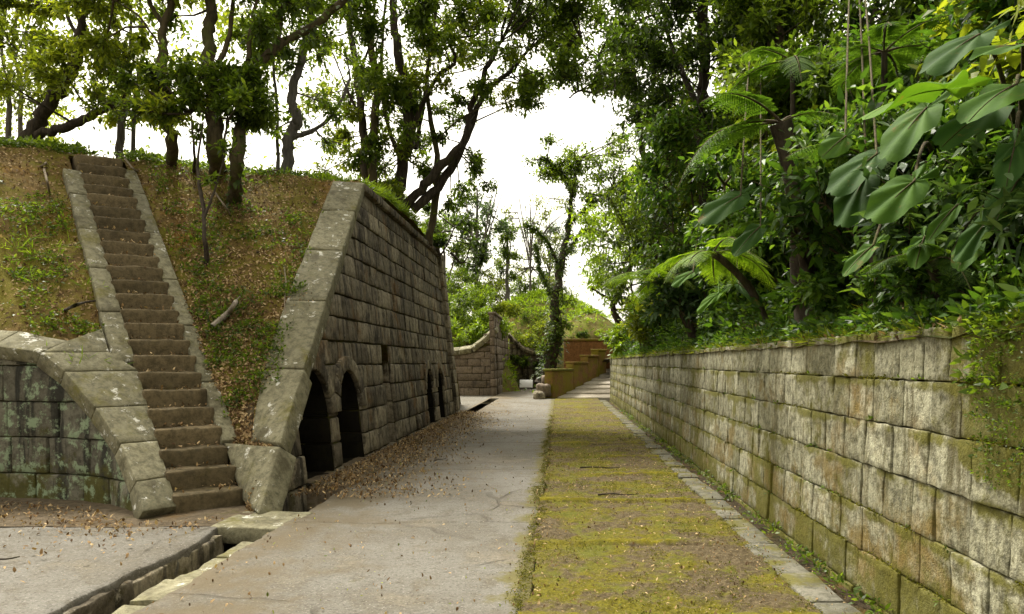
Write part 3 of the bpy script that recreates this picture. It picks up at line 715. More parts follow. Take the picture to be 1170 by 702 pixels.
# ------------------------------------------------------------------ long retaining wall on the right
rw = thing('retaining_wall', 'long mossy sandstone block wall along the right side of the path', 'retaining wall', (2.1, 12, 0))
def MR(u, v, w): return np.array([2.06 + .035 * v - w, u, v])
def topr(u): return 1.79 + .012 * math.sin(u * 1.7)
mb = MB(); masonry(mb, MR, [-.3, .02, .31, .6, .9, 1.2, 1.49, 1.8], lambda v: -1.5, lambda v: 31.2, (.22, .5), rng, depth=.3, back=1, jit=.008, gap=.006, amp=.011, e=.007, freq=9.0, resf=lambda u: .04 if u < 7 else (.07 if u < 13 else .15))
mb.build('masonry', [M['wall_right'], M['mortar']], rw)
# return at the far end
def ME(u, v, w): return np.array([2.06 + u, 31.2 + w, v])
mb = MB(); masonry(mb, ME, [-.3, .3, .9, 1.49, 1.8], lambda v: 0, lambda v: 2.5, (.3, .5), rng, res=.3); mb.build('end_masonry', M['wall_right'], rw)

# bank above the right wall
xx = np.concatenate([np.linspace(2.1, 4, 30), np.linspace(4.2, 14, 26)]); yy = np.linspace(-3, 36, 200); A, B = np.meshgrid(xx, yy, indexing='ij')
def bankz(x, y): return 1.74 + .06 * np.clip((x - 2.1) / .2, 0, 1) + np.clip(x - 2.35, 0, 20) * 1.0 - np.clip(x - 6.3, 0, 20) * .85
BK = np.stack([A, B, bankz(A, B) + .1 * fbm(np.stack([A, B, 0 * A], -1) * 1.2, 3, 3) * np.clip((A - 2.2) / .4, 0, 1) + .03 * fbm(np.stack([A, B, 0 * A], -1) * 6, 2, 6)], -1)
e_ = BK[:, -1].copy(); e2 = e_.copy(); e2[:, 1] = 40; e2[:, 2] = .5 + .5 * e_[:, 2]
mb = MB(); mb.grid(BK); mb.grid(np.stack([e_, e2], 1)); M['bank'] = soil('bank_soil', (.04, .03, .017), (.115, .085, .045), (.06, .075, .018), (.48, .62), (.12, .08, .035))
tag(mb.build('bank', M['bank']), kind='structure')
BKF = BK.reshape(-1, 3)[:, None]

# ------------------------------------------------------------------ far end: second bay, second facade, end wall, far stairs
w2 = thing('curved_retaining_wall', 'far stone wall with upswept coping below the bright green shrubs', 'retaining wall', (-6, 36.5, 0))
tp2 = lambda x: float(np.interp(x, [-9, -5.2, -4.3, -3.7, -3.2], [2.0, 2.0, 2.15, 2.6, 3.1]))
def M2(u, v, w): return np.array([-12 + u, 36.4 - w, v])
mb = MB(); masonry(mb, M2, [-.2, .35, .7, 1.05, 1.4, 1.75, 2.1, 2.5, 2.9, 3.2], lambda v: 0, lambda v: 8.85, (.6, 1.2), rng, topf=lambda u: tp2(u - 12), back=1, res=.25, jit=.02, e=.03, amp=.02)
mb.build('masonry', [M['far_stone'], M['mortar']], w2)
xs = [-12, -10.5, -9, -7.8, -6.6, -5.6, -4.9, -4.3, -3.8, -3.35, -3.12]
for a, b in zip(xs[:-1], xs[1:]):
    mb = MB(); slab4(mb, [(a, 36.25, tp2(a) + .12), (b, 36.25, tp2(b) + .12), (b, 36.85, tp2(b) + .3), (a, 36.85, tp2(a) + .3)], .25, res=.2, e=.03, amp=.015, rnd=rng.random()); mb.build('coping_stone', M['coping'], w2)
f2 = thing('stone_facade', 'second weathered stone front standing farther down the path', 'stone wall', (-3.1, 41, 0))
def MF2(u, v, w): return np.array([-3.1 + w - .02 * v, u, v])
mb = MB(); masonry(mb, MF2, [-.2, .4, .8, 1.2, 1.6, 2, 2.4, 2.8, 3.2, 3.6, 3.9], lambda v: 36.2, lambda v: 46, (.6, 1.2), rng, openings=[(36.9, 37.9, 0, 1.7, False)], back=1, res=.25, jit=.03, e=.03, amp=.02)
def MF3(u, v, w): return np.array([-3.3 + u, 36.2 - w, v])
masonry(mb, MF3, [2.0, 2.4, 2.8, 3.2, 3.6, 3.9], lambda v: .0, lambda v: .2 - .02 * v, (.5, .6), rng, res=.25)
mb.build('masonry', [M['far_stone'], M['mortar']], f2)
mb = MB(); P = np.array([[MF2(u, v, -.5) for v in (0, 1.75)] for u in (36.8, 38)]); mb.grid(P, .2); mb.build('recess', M['facade'], f2)
for k in range(8):
    mb = MB(); box(mb, -3.5, -3.1, 36.2 + k * 1.25, 36.2 + k * 1.25 + 1.24, 3.9, 4.02, res=.3, e=.03, amp=.02, rnd=rng.random()); mb.build('capstone', M['far_stone'], f2)
ew = thing('end_wall', 'dark overgrown stone wall closing the far end of the path', 'stone wall', (-1.4, 46.2, 0))
def ME2(u, v, w): return np.array([-3.1 + u, 46 - w, v])
tpe = lambda u: 3.2 - 1.1 * math.sin(min(max(u / 3.4, 0), 1) * math.pi) ** .8 + .0 * u
mb = MB(); masonry(mb, ME2, [-.2, .4, .8, 1.2, 1.6, 2, 2.4, 2.8, 3.2], lambda v: 0, lambda v: 4.0, (.5, 1.1), rng, topf=tpe, back=1, res=.25, e=.03, amp=.02)
mb.build('masonry', [M['facade'], M['mortar']], ew)
us = np.linspace(0, 4, 9)
for a, b in zip(us[:-1], us[1:]):
    mb = MB(); slab4(mb, [(a - 3.1, 45.86, tpe(a) + .12), (b - 3.1, 45.86, tpe(b) + .12), (b - 3.1, 46.4, tpe(b) + .25), (a - 3.1, 46.4, tpe(a) + .25)], .2, res=.2, e=.03, amp=.015, rnd=.2); mb.build('coping_stone', M['facade'], ew)
# white board
sg = thing('notice_board', 'small blank white board standing low before the far wall', 'sign', (*at(601, 446, 43.5)[:2], 0))
bx, by = sg.location[0], sg.location[1]
mb = MB(); c = np.zeros((2, 2, 2, 3))
for a in (0, 1):
    for b in (0, 1):
        for d in (0, 1): c[a, b, d] = (bx + (-.38, .38)[a], by + .03 * b + .3 * d, (.14, .58)[d] - .02 * b)
hexa(mb, c, res=.3, e=.006, amp=0); mb.build('panel', M['white'], sg)
for s in (-.3, .3):
    mb = MB(); box(mb, bx + s - .02, bx + s + .02, by + .2, by + .24, -.01, .3, res=.3, e=.004, amp=0); mb.build('leg', M['dark_metal'], sg)

def dome(name, cx, cy, rx, ry, h, mat, seed, power=1.0, z0=-.3):
    u = np.linspace(0, 1, 26); th = np.linspace(0, 2 * np.pi, 60); U, T = np.meshgrid(u, th, indexing='ij')
    x = cx + rx * U * np.cos(T); y = cy + ry * U * np.sin(T); z = z0 + (h - z0) * np.clip(np.cos(U * np.pi / 2), 0, 1) ** power
    P = np.stack([x, y, z], -1); q = P.copy(); P[..., 2] += fbm(q * .8, 3, seed) * .25 * (U < .98) + fbm(q * 3, 2, seed) * .08 * (U < .98)
    P[:, -1] = P[:, 0]
    mb = MB(); mb.grid(P, .5); o = mb.build(name, mat); tag(o, kind='structure'); return P
DM1 = dome('mound', -8.2, 43, 6.0, 6.0, 5.2, M['mound'], 3, .8)
DM2 = dome('mound', -1.2, 54.0, 7.0, 7.9, 6.3, M['mound'], 5, .6)
DM3 = dome('mound', 1.7, 44.0, 2.3, 3.2, 4.5, M['mound'], 8, .3)
DM4 = dome('terrain', 7.5, 45, 6, 9, 4.3, M['mound'], 9, .7)
# a far hill that carries the background wood
DM5 = dome('hill', 0, 95, 60, 30, 3.0, M['mound'], 12, .5)

fs = thing('stone_staircase', 'wide pale steps rising beside the mossy orange parapet at the far end', 'staircase', (1, 33.5, 0))
for k in range(8):
    y0 = 33.45 + .76 * k; x0 = -.13 + .416 * k; zf = .035 + .185 * k; c = np.zeros((2, 2, 2, 3)); mb = MB()
    for a in (0, 1):
        for b in (0, 1):
            for d in (0, 1): c[a, b, d] = ((x0, 4.6)[a], (y0, y0 + .8)[b], (zf - .3, zf + (.115 if b else 0))[d])
    hexa(mb, c, res=.15, e=.03, amp=.015, rnd=rng.random(), seed=k); mb.build('step', M['pale_step'], fs)
pp = thing('stepped_parapet', 'mossy orange brown stepped parapet beside the far steps', 'parapet', (.3, 34, 0))
A_ = np.array([-.33, 33.15]); B_ = np.array([2.35, 38.05]); d_ = unit(B_ - A_); nl_ = np.array([-d_[1], d_[0]])
for (t0, t1, z) in ((0, .355, 1.30), (.358, .62, 1.62), (.623, .83, 1.95), (.833, 1.0, 2.25)):
    a, b = A_ + (B_ - A_) * t0, A_ + (B_ - A_) * t1
    def pr(z0, z1, o, t):
        c = np.zeros((2, 2, 2, 3))
        for d, zz_ in ((0, z0), (1, z1)):
            c[0, 0, d] = (*(a - nl_ * o - d_ * (o if t == 0 else 0)), zz_); c[1, 0, d] = (*(b - nl_ * o), zz_); c[1, 1, d] = (*(b + nl_ * (.42 + o)), zz_); c[0, 1, d] = (*(a + nl_ * (.42 + o) - d_ * (o if t == 0 else 0)), zz_)
        return c
    mb = MB(); hexa(mb, pr(-.1, z - .1, 0, t0), res=.15, e=.025, amp=.016, rnd=rng.random()); mb.build('parapet_block', M['brick_orange'], pp)
    mb = MB(); hexa(mb, pr(z - .097, z, .05, t0), res=.15, e=.02, amp=.014, rnd=.8); mb.build('cap_slab', M['mound'] if t0 == 0 else M['brick_orange'], pp)
ow = thing('rendered_wall', 'flat rust orange wall behind the stepped parapet', 'wall', (1.2, 39.6, 0))
mb = MB(); box(mb, .2, 2.75, 39.5, 39.9, -.2, 2.7, res=.3, e=.02, amp=.01, rnd=.5); mb.build('panel', M['orange_back'], ow)
mb = MB(); box(mb, .15, 2.8, 39.45, 39.95, 2.703, 2.82, res=.3, e=.02, amp=.01, rnd=.2); mb.build('coping', M['brick_orange'], ow)
# boulders at the foot of the parapet
labs = ['largest grey boulder lying at the foot of the stepped parapet', 'flat dark stone lying lowest beside the parapet foot', 'pale small stone perched on the boulders by the parapet']
for k, (px, py, D, s) in enumerate(((621, 446, 33.2, .42), (616, 452, 32.6, .3), (624, 434, 33.6, .27))):
    p = at(px, py, D); th = np.linspace(0, np.pi, 12); ph = np.linspace(0, 2 * np.pi, 19); A, B = np.meshgrid(th, ph, indexing='ij')
    z = max(p[2], s * .5) if k != 1 else .14
    P = np.stack([np.sin(A) * np.cos(B), np.sin(A) * np.sin(B), np.cos(A) * .75], -1); P = np.sign(P) * np.abs(P) ** .62; P = P * (1 + .4 * fbm(P * 1.4 + k * 7, 3, k))[..., None] * s * .85 + np.array([p[0], p[1], z]); P[:, -1] = P[:, 0]
    mb = MB(); mb.grid(P, .4); tag(mb.build('boulder', M['far_stone'] if k != 1 else M['facade'], None, (p[0], p[1], 0)), labs[k], 'rock', 'stones by the parapet')
# ------------------------------------------------------------------ trees
def smooth(pts, n=6):
    p = np.asarray(pts, float)
    if len(p) < 3: 
        s = np.linspace(0, 1, n)[:, None]; return p[0] * (1 - s) + p[-1] * s
    q = np.concatenate([[2 * p[0] - p[1]], p, [2 * p[-1] - p[-2]]]); out = []
    for k in range(1, len(q) - 2):
        for s in np.linspace(0, 1, n, endpoint=False):
            a, b, c, d = q[k - 1], q[k], q[k + 1], q[k + 2]
            out.append(.5 * (2 * b + (c - a) * s + (2 * a - 5 * b + 4 * c - d) * s * s + (3 * b - a - 3 * c + d) * s ** 3))
    return np.array(out + [p[-1]])

def tree(name, label, limbs, blobs, bark='bark', leaf='leaf_mid', ln=.13, seed=0, group=None, base=None, tw=.009, aspect=.45, ivy=0, hexs=False, up=.7, droop=.15, cat='tree', twigs=12, flat=.75):
    ln = ln * 1.12
    """limbs: list of ([(px,py,depth)...], r0, r1); blobs: (px,py,depth,radius,leaves)"""
    g = np.random.default_rng(seed + 100)
    mt, ml = MB(), MB(); allp = []
    for k, (pl, r0, r1) in enumerate(limbs):
        w = np.array([at(*q) if not isinstance(q, np.ndarray) else q for q in pl]); s = smooth(w, 7); s[1:-1] += g.normal(size=(len(s) - 2, 3)) * .012 * (r0 / .1)
        rad = np.linspace(r0, r1, len(s)) * .82
        if k == 0 or base is None and k == 0: rad[:4] *= np.array([1.5, 1.25, 1.1, 1.03])
        mt.tube(s, rad, 10 if r0 > .05 else 6, g.random(), 0, .35, seed + k); allp.append(s[len(s) // 3:])
        if ivy and r0 > .05:
            n = int(ivy * len(s)); i = g.integers(0, len(s), n); d = rvec(g, n); leaf_mesh(ml, s[i] + d * rad[i][:, None] * g.uniform(1., 1.9, (n, 1)) + g.normal(size=(n, 3)) * .05, d + np.array([0, 0, -.6]), d + np.array([0, -.3, .5]), ln * g.uniform(.5, 1.1, n), ln * .6 * g.uniform(.5, 1, n), g.uniform(.1, .7, n))
    allp = np.concatenate(allp)
    for b in blobs:
        c = at(*b[:3]); dd = np.linalg.norm(allp - c, axis=1) + .35 * np.maximum(allp[:, 2] - c[2], 0); root = allp[dd.argmin()]
        blob_leaves(ml, mt, root, c, b[3], b[4], ln, g, tw=tw, aspect=aspect, hexs=hexs, up=up, droop=droop, twigs=twigs, flat=flat)
    p0 = np.array(limbs[0][0][0] if isinstance(limbs[0][0][0], np.ndarray) else at(*limbs[0][0][0]))
    root = thing(name, label, cat, p0, group)
    mt.build('trunk', M[bark], root)
    if ml.n: ml.build('crown', M[leaf], root)
    return root

def scat(g, n, x0, x1, y0, y1, d0, d1, r, nl, dens=None):
    """n leaf sprays in a region of the view between two depths"""
    out = []; n = int(n * 1.15)
    while len(out) < n:
        x, y = g.uniform(x0, x1), g.uniform(y0, y1)
        if dens and not dens(x, y): continue
        out.append((x, y, g.uniform(d0, d1), r * g.uniform(.65, 1.3), int(nl * 1.55)))
    return out
g = np.random.default_rng(5)
def hp(px, py, dz=-.15):
    p = hill(px, py).copy(); p[2] += dz; return p
def plat(px, D, dz=-.3):
    """a point of the plateau surface at that depth"""
    x = (px - VX) / F * D; d = (HILL[:, 0, 0] - x) ** 2 + (HILL[:, 0, 1] - D) ** 2; p = HILL[d.argmin(), 0].copy(); p[0], p[1] = x, D; p[2] += dz; return p

# far left: thick limb leaning right, pale leaves
tree('broadleaf_tree', 'dark forked tree with two heavy limbs on the bank top, leftmost in the photo',
     [([plat(28, 14.5), (34, 158, 14.5), (62, 112, 14.4), (90, 62, 14.2), (94, 30, 14), (110, -60, 14)], .2, .07), ([(36, 156, 14.5), (70, 146, 14.3), (105, 132, 14), (140, 112, 13.6), (165, 80, 13.2)], .13, .04),
      ([(90, 62, 14.2), (105, 48, 14), (130, 30, 14)], .05, .02), ([(92, 45, 14), (78, 20, 14), (70, -30, 14)], .06, .02)],
     scat(g, 24, -20, 170, -70, 90, 12.5, 15.5, .55, 170) + [(110, 120, 13.5, .4, 120), (150, 95, 13, .4, 140), (30, 60, 14.5, .5, 100)], leaf='leaf_yellow', ln=.13, seed=1)
for k, (x, lab) in enumerate(((8, 'thin bare pale stem beside the leftmost forked tree'), (22, 'slim upright young tree with sparse yellow leaves in the left corner'))):
    tree('young_tree', lab, [([plat(x, 16 + k), (x + 2, 110, 16 + k), (x - 6, 50, 16 + k), (x + 6, -40, 16 + k)], .07, .03), ([(x, 90, 16 + k), (x + 20, 40, 16), (x + 34, 0, 16)], .03, .012)],
         scat(g, 6, x - 30, x + 60, 10, 130, 15, 17, .5, 90), bark='bark_grey', leaf='leaf_yellow', ln=.12, seed=20 + k)
# clump at the top of the stairs
tree('broadleaf_tree', 'upright mossy tree forking high, just right of the stair top',
     [([hp(196, 205), (196, 170, 12.6), (189, 110, 12.6), (186, 60, 12.6), (190, 22, 12.6), (206, -20, 12.6), (215, -90, 12.6)], .12, .06), ([(188, 30, 12.6), (172, 5, 12.6), (160, -40, 12.5)], .06, .03), ([(187, 60, 12.6), (160, 20, 12.4), (130, 0, 12.4)], .03, .012)],
     scat(g, 12, 90, 240, -90, 60, 11.6, 13.5, .5, 190) + scat(g, 6, 130, 235, 85, 135, 11.8, 12.8, .38, 170), bark='bark_green', leaf='leaf_yellow', ln=.12, seed=2)
tree('broadleaf_tree', 'thick dark trunk in the middle of the clump right of the stairs',
     [([hp(246, 215), (246, 180, 12.4), (244, 120, 12.5), (238, 60, 12.6), (240, 10, 12.8), (250, -80, 13)], .17, .1), ([(242, 90, 12.5), (262, 40, 12.6), (268, -30, 12.6)], .06, .03)],
     scat(g, 10, 180, 310, -100, 30, 12, 14, .55, 190) + scat(g, 7, 195, 300, 70, 135, 11.5, 12.6, .36, 140), bark='bark_green', leaf='leaf_mid', ln=.12, seed=3)
tree('broadleaf_tree', 'tree with an ivy covered limb sweeping right over the bank',
     [([hp(268, 225), (270, 190, 12.2), (276, 130, 12.3), (286, 85, 12.5), (318, 52, 12.7), (355, 32, 12.9), (392, 0, 13), (430, -50, 13)], .13, .07), ([(280, 110, 12.3), (285, 50, 12.4), (300, -40, 12.4)], .07, .03), ([(318, 52, 12.7), (322, 10, 12.7), (318, -40, 12.7)], .04, .02)],
     scat(g, 10, 270, 400, -90, 50, 12, 14, .5, 190) + scat(g, 5, 260, 310, 90, 140, 11.6, 12.4, .33, 170), bark='bark_green', leaf='leaf_mid', ln=.12, seed=4, ivy=9)
tree('young_tree', 'slender sapling low on the bank below the tree clump', [([hp(236, 300), (234, 270, 11.2), (232, 235, 11.4), (226, 190, 11.6), (232, 140, 11.8)], .05, .02), ([(233, 250, 11.3), (246, 215, 11.4), (256, 180, 11.5)], .025, .01)],
     [(236, 205, 11.4, .22, 60), (255, 170, 11.5, .25, 80), (225, 150, 11.8, .3, 100)], bark='bark', leaf='leaf_mid', ln=.1, seed=5)
tree('young_tree', 'pale twin sapling standing directly behind the stair head', [([plat(135, 15), (139, 140, 15), (146, 100, 15), (150, 20, 15)], .09, .04), ([plat(152, 15.4), (154, 120, 15.4), (163, 60, 15.4), (160, 0, 15.4)], .06, .03)],
     scat(g, 7, 110, 185, 95, 140, 14, 16, .4, 130), bark='bark_grey', leaf='leaf_yellow', ln=.12, seed=6)
# bush of dark leaves among the clump
tree('shrub', 'dense dark leafy shrub between the trunks right of the stairs', [([hp(222, 200), (222, 180, 12), (218, 130, 12)], .04, .015), ([hp(258, 205), (256, 170, 12), (262, 120, 12)], .04, .015)],
     scat(g, 15, 140, 305, 72, 150, 11.4, 12.8, .32, 130), leaf='leaf_mid', ln=.1, seed=7, cat='shrub', hexs=True)
# leaning grey trunk
tree('broadleaf_tree', 'bare grey trunk with a crook leaning over the bank crest',
     [([plat(326, 15), (330, 160, 15), (340, 138, 15), (334, 112, 15), (346, 62, 15), (354, 30, 15), (352, -60, 15)], .14, .07), ([(333, 158, 15), (360, 148, 15), (384, 126, 15), (400, 90, 15.2)], .07, .03), ([plat(318, 15.6), (316, 120, 15.6), (312, 60, 15.6), (322, 0, 15.6)], .05, .03)],
     scat(g, 14, 285, 405, -60, 60, 14, 16, .5, 170) + scat(g, 6, 295, 400, 60, 150, 14.5, 16, .4, 100) + [(310, 150, 15, .3, 80), (375, 165, 15.5, .4, 110), (365, 115, 15.5, .35, 70), (395, 60, 15, .4, 100)], bark='bark_grey', leaf='leaf_mid', ln=.13, seed=8)
# the big multi-stemmed tree behind the facade
big = [([plat(452, 20.5), (452, 235, 20.5), (462, 180, 20.5), (468, 120, 20.4), (455, 60, 20.3), (450, 0, 20.2), (440, -90, 20.0)], .24, .11),
       ([(440, 245, 20.3), (418, 200, 20.2), (416, 150, 20.2), (408, 90, 20.0), (400, 30, 20.0), (395, -60, 20.0)], .17, .075),
       ([(462, 238, 20.5), (495, 200, 20.3), (530, 160, 20.2), (540, 118, 20.2), (556, 80, 20.0), (572, 48, 19.8)], .165, .055),
       ([(472, 240, 20.5), (510, 202, 20.7), (536, 150, 20.8), (553, 108, 20.9), (580, 84, 20.9), (602, 60, 20.9)], .16, .05),
       ([(466, 180, 20.5), (478, 130, 20.2), (500, 88, 20.0), (520, 72, 19.9), (515, 48, 19.8), (545, 40, 19.6)], .09, .03),
       ([(460, 190, 20.5), (440, 130, 20.8), (436, 60, 21.0), (445, -40, 21.0)], .09, .04), ([(416, 150, 20.2), (396, 100, 20.0), (380, 60, 20.0)], .06, .02), ([(408, 90, 20.0), (425, 40, 20.0), (430, -40, 20.0)], .05, .02),
       ([(475, 170, 20.6), (485, 110, 21.0), (490, 40, 21.2), (480, -40, 21.2)], .08, .03)]
gap = lambda x, y: not (x > 552 and y > 108 + (620 - x) * .5) and not (375 < x < 392 and y > 90)
tree('broadleaf_tree', 'large many stemmed dark tree spreading above the stone facade', big,
     scat(g, 62, 385, 665, -110, 112, 17.5, 22, .68, 190, gap) + scat(g, 26, 395, 560, 100, 225, 19, 21.8, .5, 130, gap) + [(545, 190, 20, .4, 120), (560, 215, 20.5, .4, 100), (515, 240, 20.8, .45, 150)], leaf='leaf_mid', ln=.15, seed=9)
tree('broadleaf_tree', 'tall leafy tree behind the big many stemmed one, mossy lower stem', [([plat(432, 20), (425, 180, 20), (430, 100, 20), (420, 20, 20), (425, -80, 20)], .16, .08), ([plat(490, 21), (500, 190, 21), (488, 100, 21), (500, 0, 21)], .12, .05)],
     scat(g, 34, 340, 600, -80, 120, 19, 22, .65, 170, gap) + scat(g, 9, 350, 470, 120, 220, 19, 21, .5, 130), bark='bark_green', leaf='leaf_yellow', ln=.14, seed=10)
tree('shrub', 'dark small leaved shrub hanging over the far end of the facade', [([plat(500, 22), (505, 290, 22), (520, 260, 22.3)], .06, .02), ([plat(515, 23), (530, 300, 23), (540, 270, 23)], .05, .015)],
     scat(g, 10, 488, 556, 235, 330, 21.5, 23.8, .36, 110), leaf='leaf_dark', ln=.13, seed=11, cat='shrub')

# far trees
def far_tree(lab, x, base, D, top, spread, nb, leaf, seed, bark='bark_grey', y0=None, y1=None, r=1.0, nl=150, ln=.22, name='broadleaf_tree', lean=0, stems=2, tw=.02, tr=.2):
    g = np.random.default_rng(seed); limbs = [([at(x, base, D), (x + lean * .4, (base + top) / 2, D), (x + lean, top, D)], tr, tr * .3)]
    for k in range(stems):
        s = g.uniform(-1, 1) * spread; yy = base + (top - base) * g.uniform(.25, .5); limbs.append(([(x + lean * .3, yy, D), (x + lean * .4 + s * .5, (yy + top) / 2, D + g.uniform(-1, 1)), (x + lean + s, top + g.uniform(-15, 25), D + g.uniform(-1.5, 1.5))], tr * .5, tr * .12))
    return tree(name, lab, limbs, scat(g, nb, x + lean - spread, x + lean + spread, y0 or top - 15, y1 or (base + top) / 2 + 10, D - 1.5, D + 1.5, r, nl), bark=bark, leaf=leaf, ln=ln, seed=seed, tw=tw)
far_tree('slim feathery far tree alone against the white sky', 580, 345, 56, 262, 12, 9, 'leaf_mid', 40, r=.8, nl=140, stems=1, y0=255, y1=330)
far_tree('pale airy far tree with thin bare boughs left of the ivy clad trunk', 606, 350, 60, 225, 46, 20, 'leaf_yellow', 41, r=1.1, nl=70, stems=11, y0=225, y1=330, bark='bark_grey', tr=.13)
far_tree('greyish thin branched tree behind the pale airy far tree', 628, 350, 64, 245, 38, 16, 'leaf_blue', 42, r=1.1, nl=75, stems=9, y0=250, y1=330, bark='bark_grey', tr=.12)
far_tree('rounded light green tree behind the far shrubby mound', 543, 370, 58, 292, 34, 20, 'leaf_yellow', 43, r=1.1, nl=170, y0=285, y1=350)
far_tree('darker green tree low behind the second facade', 508, 370, 50, 262, 28, 16, 'leaf_mid', 44, r=1.1, nl=160, y0=240, y1=350)
far_tree('low dull green tree rising behind the end wall', 610, 372, 66, 318, 46, 18, 'leaf_mid', 45, r=1.1, nl=170, y0=318, y1=362)
far_tree('sparse grey green tree low between the facade and the open sky', 545, 360, 46, 215, 34, 15, 'leaf_blue', 46, r=.7, nl=80, stems=5, y0=215, y1=300)
# ivy clad leaning tree by the far parapet
tree('ivy_tree', 'leaning trunk wrapped in dark ivy above the far parapet',
     [([at(622, 440, 37), (630, 408, 37), (636, 380, 37), (634, 345, 37), (642, 300, 37.5), (650, 255, 38), (655, 215, 38), (662, 180, 38)], .42, .035), ([(640, 310, 37.4), (625, 275, 37), (600, 255, 37)], .1, .03), ([(650, 255, 38), (675, 235, 38), (700, 215, 37)], .1, .03), ([(634, 345, 37), (618, 310, 37.5), (612, 280, 38)], .07, .02), ([(654, 215, 38), (640, 195, 38), (620, 180, 38)], .08, .03), ([(646, 290, 37.6), (668, 262, 37), (690, 268, 36.5)], .08, .03)],
     scat(g, 24, 605, 725, 150, 215, 36, 40, .9, 100) + scat(g, 9, 700, 750, 170, 260, 34, 38, .9, 130) + scat(g, 8, 640, 715, 200, 250, 36, 39, .7, 80) + [(630, 385, 36.6, .7, 190), (645, 372, 36.4, .7, 190), (622, 400, 36.8, .6, 150), (637, 335, 37, .6, 130), (650, 345, 36.8, .6, 100)], leaf='leaf_mid', bark='bark', ln=.2, seed=50, ivy=40, tw=.016, flat=.35)

# ------------------------------------------------------------------ the wooded right bank
dens_sky = lambda x, y: not (x < 735 and 105 < y < 250 + (735 - x) * 1.0) and not (x < 670 and y > 90)
def rb(px, D, h=0.):
    """base on the bank at depth D seen under pixel px"""
    x = (px - VX) / F * D; return np.array([x, D, bankz(np.float64(x), np.float64(D)) - .15 + h])
T_ = [
 ('slim dark double stem tree standing between the sky gap and the bank', [([rb(752, 21), (748, 260, 21), (738, 190, 21), (728, 130, 21), (722, 60, 21), (715, -40, 21)], .14, .06), ([(746, 240, 21), (752, 180, 21), (745, 110, 21), (760, 20, 21)], .08, .04), ([(728, 120, 21), (705, 98, 20), (680, 106, 19.5), (662, 104, 19), (650, 112, 18.8)], .06, .02), ([(705, 98, 20), (690, 70, 20), (665, 50, 20)], .04, .02)],
  scat(g, 46, 610, 790, -90, 100, 18, 23, .7, 180) + scat(g, 9, 735, 800, 90, 200, 19, 22, .6, 150), 'leaf_mid', 'bark', .15),
 ('stout vine hung trunk rising darkly behind the tree fern', [([rb(806, 15), (808, 200, 15), (800, 130, 15), (806, 60, 15), (800, -60, 15)], .2, .12), ([(802, 130, 15), (770, 60, 15.5), (750, -20, 16)], .08, .03), ([(806, 60, 15), (840, 10, 15), (870, -50, 15)], .07, .03)],
  scat(g, 40, 700, 890, -80, 130, 13.5, 17, .6, 190), 'leaf_dark', 'bark', .13),
 ('tall straight tree half hidden by foliage above the bank, mossy stem', [([rb(905, 13), (900, 150, 13), (890, 60, 13), (895, -60, 13)], .15, .1), ([(893, 90, 13), (870, 20, 13), (850, -60, 13)], .06, .03)],
  scat(g, 40, 800, 990, -80, 130, 11.5, 14.5, .55, 190), 'leaf_mid', 'bark_green', .13),
 ('brown trunk high on the bank behind the long taro leaves', [([rb(985, 12), (980, 120, 12), (975, 40, 12), (985, -60, 12)], .16, .1), ([(978, 70, 12), (1000, 10, 12), (1020, -50, 12)], .06, .03)],
  scat(g, 36, 920, 1090, -80, 110, 10.5, 13.5, .5, 190), 'leaf_dark', 'bark', .13),
 ('reddish dark tree standing in the upper right corner of the wood', [([rb(1090, 11), (1085, 60, 11), (1095, -80, 11)], .18, .12), ([(1088, 60, 11), (1120, 0, 11), (1140, -60, 11)], .08, .03)],
  scat(g, 40, 1030, 1250, -90, 130, 9.5, 12.5, .5, 190), 'leaf_dark', 'bark', .13),
 ('thin pale tree leaning out behind the fern fronds', [([rb(845, 18), (838, 180, 18), (842, 90, 18), (830, 0, 18)], .09, .05), ([(840, 140, 18), (858, 80, 18), (862, 0, 18)], .05, .02)],
  scat(g, 30, 760, 920, 20, 240, 16.5, 19.5, .6, 180), 'leaf_yellow', 'bark_grey', .14),
 ('crooked tree over the far end of the right wall, branch arching left', [([rb(716, 30), (706, 372, 30), (702, 345, 30), (722, 300, 30), (730, 250, 30), (735, 190, 30)], .2, .08), ([(702, 345, 30), (690, 338, 29.5), (676, 330, 29)], .09, .04), ([(722, 300, 30), (700, 285, 30), (675, 280, 30)], .07, .03), ([(706, 370, 30), (700, 352, 30), (716, 330, 29), (740, 320, 29)], .08, .03)],
  scat(g, 26, 668, 790, 245, 325, 28, 33, .85, 170) + scat(g, 12, 715, 790, 190, 250, 28, 32, .8, 150) + scat(g, 10, 705, 760, 320, 390, 28, 32, .7, 160), 'leaf_bright', 'bark', .19),
 ('round dark green tree behind the crooked one at the wall end', [([rb(760, 27), (758, 300, 27), (765, 220, 27), (770, 140, 27)], .16, .07), ([(760, 260, 27), (785, 200, 27), (800, 140, 27)], .07, .03)],
  scat(g, 30, 730, 850, 130, 330, 25, 28.5, .8, 180), 'leaf_mid', 'bark', .17),
 ('loose leafed tree filling the gap above the middle of the wall', [([rb(850, 16.5), (860, 270, 16.5), (868, 190, 16.3), (880, 110, 16)], .12, .05), ([(862, 240, 16.5), (845, 180, 16.5), (820, 130, 16.5)], .06, .03)],
  scat(g, 26, 800, 950, 120, 300, 14.5, 17, .55, 180), 'leaf_dark', 'bark', .13),
 ('dim understory tree behind the big taro leaves', [([rb(1040, 10), (1045, 180, 10), (1038, 100, 10), (1050, 20, 10)], .1, .05), ([(1042, 150, 10), (1080, 80, 10), (1110, 20, 10)], .05, .02)],
  scat(g, 36, 930, 1190, 60, 240, 8.6, 10.6, .45, 190), 'leaf_dark', 'bark', .12),
]
